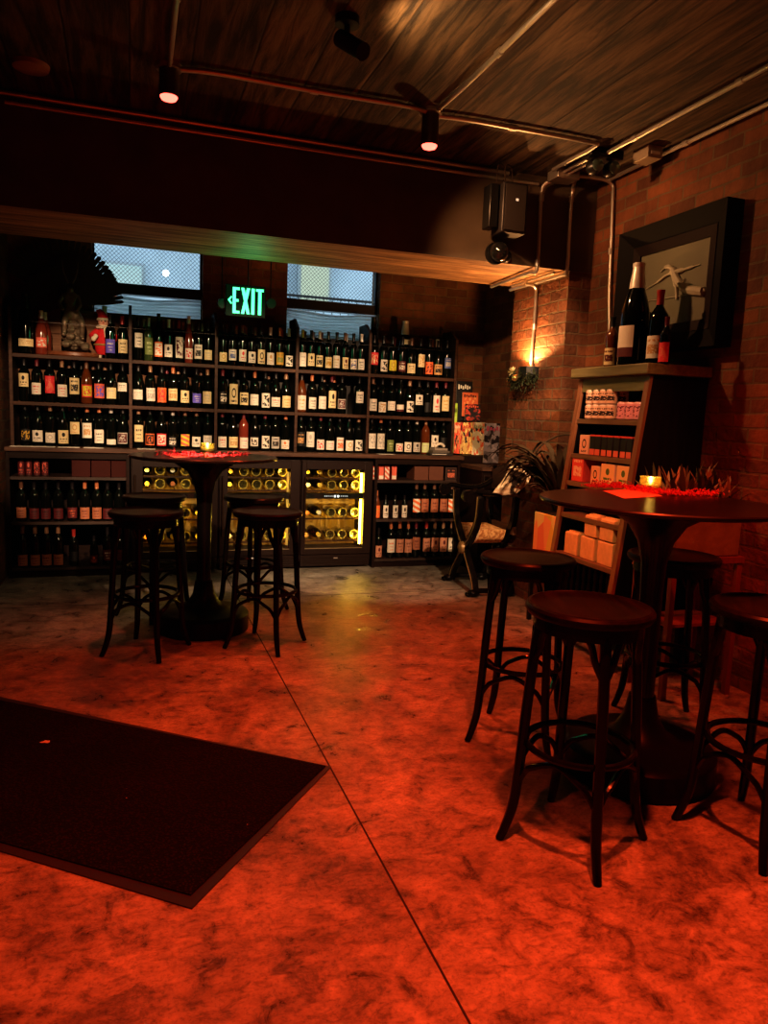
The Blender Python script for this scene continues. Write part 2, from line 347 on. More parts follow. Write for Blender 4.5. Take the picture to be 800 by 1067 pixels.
# ------------------------------------------------------------------ room shell
LX, RX, BY, FY, CZ = -.92, 2.965, 6.6, -2.2, 2.925
ARX = 3.2        # alcove right wall
brX = brick('red_brick_facing_sideways', 'X', '#84502f', '#573420', '#6e5b42')
brY = brick('red_brick_facing_front', 'Y', '#7c4a2c', '#54321f', '#6c5139')
brA = brick('old_alcove_brick', 'X', '#8a5a36', '#5f3c24', '#7b6040')
brB = brick('old_alcove_brick_back', 'Y', '#8a5a36', '#5f3c24', '#7b6040')
struct('floor', MB().box(LX-.3, ARX+.3, FY, BY+.3, -.1, 0), concrete_floor())
struct('trim_1', MB().box(.699, .705, FY, BY, 0, .0012), flat('saw_cut_joint_dark', (.012, .008, .006), .8))
struct('trim_2', MB().box(LX, .699, 5.19, 5.194, 0, .0012).box(.705, ARX-.3, 5.19, 5.194, 0, .0012), flat('saw_cut_joint_dark', (.012, .008, .006), .8))
struct('ceiling', MB().box(LX-.3, ARX+.3, FY, BY+.3, CZ, CZ+.1), planks('board_ceiling', 'Y', (.018, .012, .006), (.17, .11, .055), .27, .7))
struct('wall_left', MB().box(LX-.2, LX, FY, BY+.3, 0, CZ), brX)
struct('wall_right', MB().box(RX, RX+.3, FY, 4.5, 0, CZ), brX)
struct('wall_behind', MB().box(LX-.2, RX+.3, FY-.2, FY, 0, CZ), flat('dark_plaster', (.05, .03, .02), .9))
# brick pier with its side face towards the alcove
pier = MB(); pier.cm = 0; pier.box(2.79, RX+.55, 4.5, 5.26, 0, 2.349)
o = struct('wall_pier', pier, [brX, brY], smooth=False)
for p in o.data.polygons: p.material_index = 0 if abs(p.normal.x) > .5 else 1
struct('wall_alcove', MB().box(ARX, ARX+.2, 5.26, BY+.3, 0, CZ), brA)
# beam: dark concrete face, plank underside
bm_ = MB().box(LX-.1, RX+.5, 4.5, 5.23, 2.35, CZ)
o = struct('ceiling_beam', bm_, [flat('dark_cast_concrete', (.10, .07, .042), .85, 0, .45, 5, bump=.4), planks('beam_underside_boards', 'X', (.22, .115, .05), (.62, .36, .17), .13, .6)], smooth=False)
for p in o.data.polygons: p.material_index = 1 if p.normal.z < -.5 else 0
# back wall with two window openings
W1 = (-.31, .56); W2 = (1.28, 2.135); WZ0, WZ1 = 2.0, 2.78
bw = MB()
for x0, x1 in ((LX-.2, W1[0]), (W1[1], W2[0]), (W2[1], ARX+.2)): bw.box(x0, x1, BY, BY+.25, 0, CZ)
for x0, x1 in (W1, W2): bw.box(x0, x1, BY, BY+.25, 0, WZ0); bw.box(x0, x1, BY, BY+.25, WZ1, CZ)
struct('wall_back', bw, brB, smooth=False)
winframe = flat('dark_window_frame', (.02, .013, .01), .5)
panem = glass_pane('window_glass')
meshm = flat('wire_glass_mesh', (.03, .035, .04), .5)
curt = None
def curtain_mat():
    m, n, l, b = newmat('sheer_white_curtain'); b.inputs['Base Color'].default_value = (.9, .9, .85, 1); b.inputs['Roughness'].default_value = .9
    t = n.new('ShaderNodeBsdfTranslucent'); t.inputs[0].default_value = (.9, .95, .95, 1); mx = n.new('ShaderNodeMixShader'); mx.inputs[0].default_value = .8
    tc = n.new('ShaderNodeTexCoord'); w = n.new('ShaderNodeTexNoise'); w.inputs['Scale'].default_value = 90; l.new(tc.outputs['Object'], w.inputs['Vector'])
    bp = n.new('ShaderNodeBump'); bp.inputs['Strength'].default_value = .2; l.new(w.outputs['Fac'], bp.inputs['Height']); l.new(bp.outputs[0], b.inputs['Normal'])
    l.new(b.outputs[0], mx.inputs[1]); l.new(t.outputs[0], mx.inputs[2]); l.new(mx.outputs[0], n['Material Output'].inputs[0]); return m
curt = curtain_mat()
for i, (x0, x1) in enumerate((W1, W2)):
    f = MB(); t = .035; y0, y1 = BY+.1, BY+.16; ZM = 2.305
    f.box(x0, x0+t*.4, y0, y1, WZ0, WZ1).box(x1-t*.4, x1, y0, y1, WZ0, WZ1).box(x0, x1, y0, y1, WZ0, WZ0+t).box(x0, x1, y0, y1, WZ1-t, WZ1)
    f.box(x0, x1, y0-.03, y1, ZM-.055, ZM+.03)
    w = struct('window_%d' % (i+1), f, winframe)
    g = MB().box(x0+.01, x1-.01, BY+.128, BY+.132, WZ0+.03, WZ1-.03).obj('window_glass', panem, w)
    # diamond wire mesh in the upper sash
    d = MB(); s = .034; za, zb = ZM+.03, WZ1-.03; H = zb-za
    k = x0-H
    while k < x1:
        for sg in (1, -1):
            # line x = k + sg*(z-za) + (H if sg<0)
            pts = []
            for z in (za, zb):
                x = k+(z-za) if sg > 0 else k+H-(z-za)
                pts.append((x, z))
            (xa, z1_), (xb, z2_) = pts
            lo, hi = (0, 1)
            # clip to window
            def cl(xq): return min(max(xq, x0+.012), x1-.012)
            dx = xb-xa; ca, cb2 = cl(xa), cl(xb)
            if abs(dx) > 1e-6:
                zc = za+(ca-xa)/dx*H; zd = za+(cb2-xa)/dx*H
                if abs(zd-zc) > .005: d.tube([(ca, BY+.12, zc), (cb2, BY+.12, zd)], .0017, 4)
        k += s
    d.obj('wire_mesh', meshm, w)
    # gathered curtain over the lower sash
    c = MB(); nu, nv = 40, 90; vs = []; fs = []
    for a in range(nv+1):
        for b_ in range(nu+1):
            u = b_/nu; v = a/nv; sag = .05*(1-(2*u-1)**2)*(1-v*.4)
            z = WZ0-.02+(ZM-.05-WZ0+.02)*(1-v)-sag*.6+.006*sin(u*9+v*5)
            vs.append((x0+.01+(x1-x0-.02)*u, BY+.07+.016*sin(v*58+2.2*sin(u*3.1)+u*2)+.006*sin(v*21-u*5), z))
    for a in range(nv):
        for b_ in range(nu): q = a*(nu+1)+b_; fs.append((q, q+1, q+nu+2, q+nu+1))
    c.add(vs, fs)
    c = c.obj('curtain', curt)
    tag(c, ['sagging sheer curtain across the lower half of the left window', 'sagging sheer curtain across the lower half of the right window'][i], 'curtain', 'sheer window curtains')
# exterior seen through the windows
sky = emis('dusk_light_panel', (.3, .42, .55), 1.0)
ext = MB().box(-3, 6, 9.5, 9.6, 1, 6).obj('facade_wall', flat('pale_blue_grey_render', (.5, .56, .6), .8, 0, .3, 2))
tag(ext, 'pale blue grey building facade seen outside through the windows', 'building')
for k, (a, b_, z0, z1, cc) in enumerate([(1.55, 1.78, 2.75, 3.3, (.75, .85, .8)), (2.0, 2.35, 2.75, 3.3, (.8, .9, .7)), (-.45, .1, 2.7, 2.95, (.7, .95, 1.))]):
    fr = MB().box(a-.04, b_+.04, 9.42, 9.5, z0-.04, z1+.04).obj('facade_window', flat('pale_window_surround', (.4, .44, .46), .7), ext)
    MB().box(a, b_, 9.38, 9.42, z0, z1).obj('lit_pane', emis('lit_pane_%d' % k, cc, .75), fr)
l1 = MB().ball((.35, 8.9, 2.82), .035).obj('street_globe_lamp', emis('white_globe', (.9, 1, 1), 8))
tag(l1, 'small round white outdoor lamp seen through the left window', 'lamp')
rl = MB()
rl.tube([(1.3, 8.6, 2.66), (2.9, 8.6, 2.66)], .015, 6)
for q in range(17): rl.tube([(1.3+q*.1, 8.6, 2.2), (1.3+q*.1, 8.6, 2.66)], .006, 5)
tag(rl.obj('railing', winframe), 'dark metal railing seen outside through the right window', 'railing')
# ------------------------------------------------------------------ floor mat
p0, p1, p2 = Vector((.705, 2.565)), Vector((.143, 1.877)), Vector((-.785, .62))
L_ = 1.85
q0 = p0+p2*L_; q1 = p1+p2*L_
mat_ = thing('door_mat', 'large dark ribbed entrance mat lying skewed on the red lit floor', 'mat')
def matmat():
    m, n, l, b = newmat('dark_dotted_carpet'); tc = n.new('ShaderNodeTexCoord'); v = n.new('ShaderNodeTexVoronoi'); v.inputs['Scale'].default_value = 110
    mp = n.new('ShaderNodeMapping'); mp.inputs['Rotation'].default_value = (0, 0, -.67); l.new(tc.outputs['Object'], mp.inputs[0]); l.new(mp.outputs[0], v.inputs['Vector'])
    nz = n.new('ShaderNodeTexNoise'); nz.inputs['Scale'].default_value = 3; nz.inputs['Detail'].default_value = 6; l.new(tc.outputs['Object'], nz.inputs['Vector'])
    cr = n.new('ShaderNodeValToRGB'); cr.color_ramp.elements[0].color = (.03, .012, .01, 1); cr.color_ramp.elements[1].color = (.006, .004, .004, 1); cr.color_ramp.elements[1].position = .5
    l.new(v.outputs['Distance'], cr.inputs[0])
    mx = n.new('ShaderNodeMix'); mx.data_type = 'RGBA'; mx.blend_type = 'MULTIPLY'; mx.inputs[0].default_value = .7; l.new(cr.outputs[0], mx.inputs[6]); l.new(nz.outputs['Fac'], mx.inputs[7])
    v2 = n.new('ShaderNodeTexVoronoi'); v2.inputs['Scale'].default_value = 9; l.new(tc.outputs['Object'], v2.inputs['Vector'])
    lt = n.new('ShaderNodeMath'); lt.operation = 'LESS_THAN'; lt.inputs[1].default_value = .026; l.new(v2.outputs['Distance'], lt.inputs[0])
    m3 = n.new('ShaderNodeMix'); m3.data_type = 'RGBA'; l.new(lt.outputs[0], m3.inputs[0]); l.new(mx.outputs[2], m3.inputs[6]); m3.inputs[7].default_value = (.25, .2, .16, 1)
    l.new(m3.outputs[2], b.inputs['Base Color']); b.inputs['Roughness'].default_value = .95; b.inputs['Specular IOR Level'].default_value = .1
    bp = n.new('ShaderNodeBump'); bp.inputs['Distance'].default_value = .003; bp.invert = True; l.new(v.outputs['Distance'], bp.inputs['Height']); l.new(bp.outputs[0], b.inputs['Normal']); return m
ctr = (p0+p1+q0+q1)/4
def shr(p, d): v = p-ctr; e = (p1-p0).normalized(); w = p2; a = v.dot(e); b_ = v.dot(w); return ctr+e*(a-math.copysign(d, a))+w*(b_-math.copysign(d, b_))
outer = [p0, p1, q1, q0]
MB().prism([tuple(p) for p in outer], 'Z', .0015, .005).obj('rubber_border', flat('dark_rubber', (.02, .012, .01), .5), mat_)
MB().prism([tuple(shr(p, .026)) for p in outer], 'Z', .0055, .0095).obj('carpet_top', matmat(), mat_)
random.seed(3)
lf = onZ(48, 773, .01); pts = [(lf.x+.02*cos(a)*random.uniform(.5, 1.2), lf.y+.012*sin(a)*random.uniform(.6, 1.3)) for a in [k*pi/5 for k in range(10)]]
tag(MB().prism(pts, 'Z', .0100, .0115).obj('paper_scrap', flat('pale_scrap_paper', (.5, .4, .35), .8)), 'tiny pale scrap of litter lying on the dark mat', 'litter')
# ------------------------------------------------------------------ bar stools
def make_stool():
    t = thing('bar_stool', 'x', 'stool')
    H = .775
    MB().lathe([(0, H-.034), (.172, H-.034), (.188, H-.03), (.196, H-.018), (.196, H-.008), (.19, H), (.18, H+.002), (.172, H-.004), (.12, H-.008), (0, H-.009)], seg=48).obj('seat', seatwood, t)
    MB().lathe([(.155, H-.075), (.168, H-.075), (.168, H-.034), (.155, H-.034), (.155, H-.075)], seg=40).obj('seat_ring', blackwood, t)
    for k in range(4):
        a = k*pi/2
        def P(r, z, da=0): return (r*cos(a+da), r*sin(a+da), z)
        path = bezier([P(.15, H-.04), P(.165, .6), P(.178, .42), P(.188, .25), P(.2, .12), P(.222, .04), P(.238, 0.0)], 6)
        n = len(path); MB().tube(path, [.0165 if i < n*.6 else .0165-.004*(i/n-.6)/.4 for i in range(n)], 10).obj('leg', blackwood, t)
        # bent arch under the seat and arch under the foot ring, towards the next leg
        b = a+pi/2
        def Q(r, z, ang): return (r*cos(ang), r*sin(ang), z)
        u0, u1 = Vector(Q(.168, .58, a)), Vector(Q(.168, .58, b)); m0, m1 = Vector(Q(.155, H-.09, a+.32)), Vector(Q(.155, H-.09, b-.32))
        top = (m0+m1)/2; top.z = H-.047
        MB().tube(bezier([u0, (u0*.45+m0*.55)+Vector((0, 0, .0)), m0+Vector((0, 0, .02)), top, m1+Vector((0, 0, .02)), (u1*.45+m1*.55), u1], 6), .0105, 8).obj('seat_brace', blackwood, t)
        u0, u1 = Vector(Q(.19, .19, a)), Vector(Q(.19, .19, b)); m0, m1 = Vector(Q(.168, .265, a+.3)), Vector(Q(.168, .265, b-.3)); top = (m0+m1)/2; top.z = .298
        MB().tube(bezier([u0, u0*.5+m0*.5+Vector((0, 0, .012)), m0, top, m1, u1*.5+m1*.5+Vector((0, 0, .012)), u1], 6), .0095, 8).obj('lower_brace', blackwood, t)
    MB().tube([(.166*cos(q*pi/24), .166*sin(q*pi/24), .322) for q in range(48)], .0105, 8, closed=True).obj('foot_ring', blackwood, t)
    return t
st0 = make_stool()
stools = [(1.335, 1.905, 75, 'dark round bentwood bar stool nearest the camera, in front of the right table'),
          (1.55, 2.665, 3, 'dark bentwood bar stool on the left side of the right table, nearest the armchair'),
          (2.25, 2.62, 20, 'dark bentwood bar stool behind the right table, before the plant stand'),
          (1.94, 1.775, 53, 'dark bentwood bar stool cut off by the right edge of the photo'),
          (.065, 4.13, 14, 'black bentwood bar stool at the front left of the far table'),
          (.715, 4.11, 7, 'black bentwood bar stool at the front right of the far table'),
          (.124, 4.86, -6, 'black bentwood bar stool behind the far table, on its left'),
          (.75, 4.85, -2, 'black bentwood bar stool behind the far table, on its right')]
for i, (x, y, a, lab) in enumerate(stools):
    o = st0 if i == 0 else copytree(st0)
    o.location = (x, y, .002); o.rotation_euler = (0, 0, rad(a)); tag(o, lab, 'stool', 'bentwood bar stools')
# ------------------------------------------------------------------ pedestal tables
def make_table(lab, x, y, H, r, rb):
    t = thing('pedestal_table', lab, 'table', (x, y, .001), 0, 'tall round pedestal tables')
    MB().lathe([(0, H-.02), (r-.02, H-.02), (r-.002, H-.014), (r, H-.005), (r-.004, H), (0, H)], seg=64).obj('tabletop', tablemat, t)
    MB().lathe([(.05, .14), (.045, .2), (.042, .4), (.042, .7), (.047, .82), (.065, .9), (.105, .965), (.17, 1.005), (.2, H-.021), (0, H-.021)], seg=40).obj('column', flat('black_satin_metal', (.005, .004, .004), .25, 0, spec=.3), t)
    MB().lathe([(rb-.01, 0), (rb, .006), (rb, .1), (rb-.012, .112), (rb-.04, .118), (.15, .13), (.1, .16), (.065, .22), (.05, .3), (0, .3)], seg=48).obj('base', flat('black_satin_base', (.004, .0035, .0035), .35, 0, spec=.15), t)
    return t
T1 = (1.86, 2.27, 1.055); T2 = (.40, 4.50, 1.055)
make_table('near tall round pedestal table with four stools, at the right', T1[0], T1[1], 1.055, .44, .285)
make_table('far tall round pedestal table with four stools, before the wine fridges', T2[0], T2[1], 1.055, .43, .27)
# things on the tables
redtin = flat('red_tinsel', (.5, .012, .02), .2, .6, .5, 60)
def garland(c, pts, n, lab, spread=.022, h=.02, m=None):
    path = bezier([(c[0]+x, c[1]+y, 0) for x, y in pts], 12); mb = MB()
    for k in range(n):
        p = path[random.randrange(len(path))]; x = p.x+random.gauss(0, spread); y = p.y+random.gauss(0, spread)
        z = c[2]+.0025+abs(random.gauss(0, h*.4)); s = random.uniform(.003, .0075); a = random.uniform(0, pi)
        if random.random() < .5: mb.ball((x, y, z+s*.5), s*.6, 6, 4)
        else: mb.add([(x-s*cos(a), y-s*sin(a), z), (x+s*cos(a), y+s*sin(a), z+.002), (x+s*.3, y+s*.2, z+s*1.4)], [(0, 1, 2)])
    o = mb.obj('tinsel_garland', m or redtin); return tag(o, lab, 'garland', 'red tinsel garlands')
random.seed(11)
def rel(px, py, T): p = onZ(px, py, T[2]); return (p.x-T[0], p.y-T[1])
garland(T1, [rel(617, 508.5, T1), rel(640, 509, T1), rel(660, 511, T1), rel(685, 515, T1), rel(710, 517, T1), rel(742, 516.5, T1)], 1500, 'red glittering bead garland lying on the near table', .02, .022, flat('lit_red_tinsel', (.95, .09, .13), .25, .3, .5, 60))  # brighter copy of the tinsel; the missing light is in its colour
garland(T2, [rel(172, 475, T2), rel(195, 476, T2), rel(225, 477, T2), rel(252, 475, T2)], 700, 'red glittering bead garland lying on the far table', .03, .03)
def ptl(loc, e, c, r=.05):
    la = bpy.data.lights.new('point_lamp', 'POINT'); la.energy = e; la.color = c; la.shadow_soft_size = r
    o = bpy.data.objects.new('point_lamp', la); C.objects.link(o); o.location = loc; return o
def votive(c, lab):
    t = thing('votive_candle_holder', lab, 'candle holder', c, 0, 'votive candles on the tables')
    g, n, l, b = newmat('yellow_glass'); b.inputs['Base Color'].default_value = (.85, .72, .25, 1); b.inputs['Roughness'].default_value = .25
    b.inputs['Transmission Weight'].default_value = .8
    MB().lathe([(0, 0), (.036, 0), (.044, .008), (.047, .03), (.044, .05), (.046, .056), (.043, .056), (.041, .05), (.043, .03), (.04, .01), (0, .008)], seg=28).obj('glass_cup', g, t)
    MB().lathe([(0, .009), (.03, .009), (.03, .022), (0, .022)], seg=20).obj('candle', flat('cream_wax', (.8, .7, .5), .5), t)
    MB().lathe([(0, .022), (.004, .028), (.009, .036), (.005, .048), (0, .056)], seg=10).obj('flame', emis('candle_flame', (1, .72, .3), 60), t)
    ptl((c[0], c[1], c[2]+.052), .25, (1, .62, .2), .012)
    MB().lathe([(.0445, .001), (.0465, .001), (.0465, .01), (.0445, .01), (.0445, .001)], seg=28).obj('rim_band', flat('dark_brass', (.2, .15, .06), .3, .9), t)
    return t
p = onZ(677, 510, T1[2]); votive((p.x, p.y, T1[2]+.001), 'lit yellow glass votive candle on the near table')
p = onZ(216, 471, T2[2]); votive((p.x, p.y, T2[2]+.001), 'lit yellow glass votive candle on the far table')
def card(pxs, T, lab, c, z=.0018):
    ps = [onZ(a, b, T[2]) for a, b in pxs]
    n = len(ps); mb = MB().prism([(p.x, p.y) for p in ps], 'Z', T[2]+z, T[2]+z+.001)
    return tag(mb.obj('menu_card', flat('pinkish_card', c, .7)), lab, 'card', 'paper cards on the tables')
card([(628, 512), (668, 509.5), (690, 517.5), (650, 520)], T1, 'coral red paper menu card lying on the near table', (.85, .3, .24))
card([(172, 473.5), (196, 472.5), (206, 476), (182, 477.5)], T2, 'coral red paper menu card lying on the far table', (.85, .2, .16))
# ------------------------------------------------------------------ bottles
PROF = {  # radius, height profiles (units: metres, about 0.33 tall)
 'bdx': [(0, .004), (.036, 0), (.042, .006), (.042, .2), (.040, .222), (.028, .243), (.0165, .262), (.0145, .29), (.0145, .322), (.0165, .324), (.0165, .332), (0, .333)],
 'bgd': [(0, .004), (.039, 0), (.045, .006), (.045, .155), (.042, .19), (.032, .23), (.020, .262), (.0155, .285), (.0145, .318), (.0165, .320), (.0165, .328), (0, .329)],
 'rsl': [(0, .004), (.032, 0), (.038, .006), (.038, .17), (.034, .215), (.025, .265), (.017, .31), (.014, .345), (.014, .36), (.016, .362), (.016, .372), (0, .373)],
 'chp': [(0, .004), (.042, 0), (.049, .006), (.049, .155), (.046, .19), (.036, .23), (.024, .265), (.018, .3), (.0175, .33), (.019, .335), (.019, .345), (0, .347)],
}
CAPZ = {'bdx': (.268, .0155, .333), 'bgd': (.27, .0180, .329), 'rsl': (.31, .018, .373), 'chp': (.262, .0255, .347)}
BODY = {}; CAP = {}
for k, pr in PROF.items():
    BODY[k] = MB().lathe(pr, seg=22).mesh('bottle_glass_'+k, greenglass)
    z0, rr, z1 = CAPZ[k]
    lip = max(q[0] for q in pr if q[1] > z1-.02)+.0012
    CAP[k] = MB().lathe([(rr+.0012, z0), (rr*.95+.0012, z0+.02), (lip-.0012, z1-.014), (lip, z1-.012), (lip, z1+.0008), (0, z1+.0014)], seg=16).mesh('bottle_cap_'+k, greenglass)
LR = {'bdx': .0425, 'bgd': .0455, 'rsl': .0385, 'chp': .0495}
CAPC = {'k': (.012, .01, .012), 't': (.3, .17, .1), 'r': (.35, .03, .025), 'w': (.75, .7, .62), 'g': (.16, .2, .08), 'b': (.16, .08, .05), 'm': (.14, .02, .03), 's': (.4, .38, .36), 'y': (.6, .45, .12), 'o': (.5, .18, .08)}
def capmat(c): return flat('capsule_'+c, CAPC[c], .35, .2, .15, 40)
LABM = {}
def labmesh(typ, z0, z1, half):
    key = (typ, round(z0, 3), round(z1, 3), round(half, 2))
    if key not in LABM:
        LABM[key] = MB().patch(LR[typ]+.0006, z0, z1, -pi/2-half, -pi/2+half).mesh('bottle_label', greenglass)
    return LABM[key]
COLN = {'w': ('#e6dccb', 'white'), 'c': ('#e4cf9e', 'cream'), 'k': ('#0d0b0b', 'black'), 'r': ('#d8323a', 'red'), 'o': ('#e8713a', 'orange'), 'v': ('#6a60d0', 'violet'), 'y': ('#e2cf3e', 'yellow'),
        'g': ('#77854a', 'olive green'), 'p': ('#d95a8c', 'pink'), 't': ('#c99a62', 'tan'), 'm': ('#5a1a1e', 'maroon'), 'b': ('#51639c', 'blue'), 's': ('#b9b2a8', 'grey'), 'e': ('#c8d29a', 'pale green'), 'n': ('#e06a55', 'coral'), 'a': ('#c59a3a', 'gold'), 'h': ('#a8684a', 'tan orange'), 'j': ('#c08468', 'coral pink')}  # tan orange and coral pink carry the lower cabinets' dim reddish light
STN = {'l': ('lines', 'printed '), 'c': ('crest', 'crested '), 'o': ('ring', 'ring marked '), 'a': ('art', 'blotchy '), 'p': ('pic', 'pictorial '), 'f': ('frame', 'framed '), 'b': ('band', 'banded '), 's': ('stripes', 'striped '), 'n': ('plain', '')}
def bottle(x, y, z, typ='bdx', glass='d', cap='k', lab=None, lz=(.03, .12), half=1.15, rz=0, sc=1., label='', group=None, cat='bottle', name='wine_bottle'):
    t = thing(name, label, cat, (x, y, z), rz, group); t.scale = (sc, sc, sc)
    b = bpy.data.objects.new('bottle_glass', BODY[typ]); C.objects.link(b); b.parent = t
    b.material_slots[0].link = 'OBJECT'; b.material_slots[0].material = GL[glass]
    if cap:
        c = bpy.data.objects.new('capsule', CAP[typ]); C.objects.link(c); c.parent = t
        c.material_slots[0].link = 'OBJECT'; c.material_slots[0].material = capmat(cap)
    if lab:
        base, acc, sty = lab
        l_ = bpy.data.objects.new('paper_label', labmesh(typ, lz[0], lz[1], half)); C.objects.link(l_); l_.parent = t
        l_.material_slots[0].link = 'OBJECT'; l_.material_slots[0].material = label_mat(COLN[base][0], COLN[acc][0], STN[sty][0])
    return t
# shelving unit geometry
SX = [-.865, -.02, .637, 1.30, 1.935, 2.745]      # bay boundaries
SY0, SY1 = 6.2, 6.52                               # front and back of upper shelves
ZS = [1.0, 1.335, 1.69]                            # standing surfaces
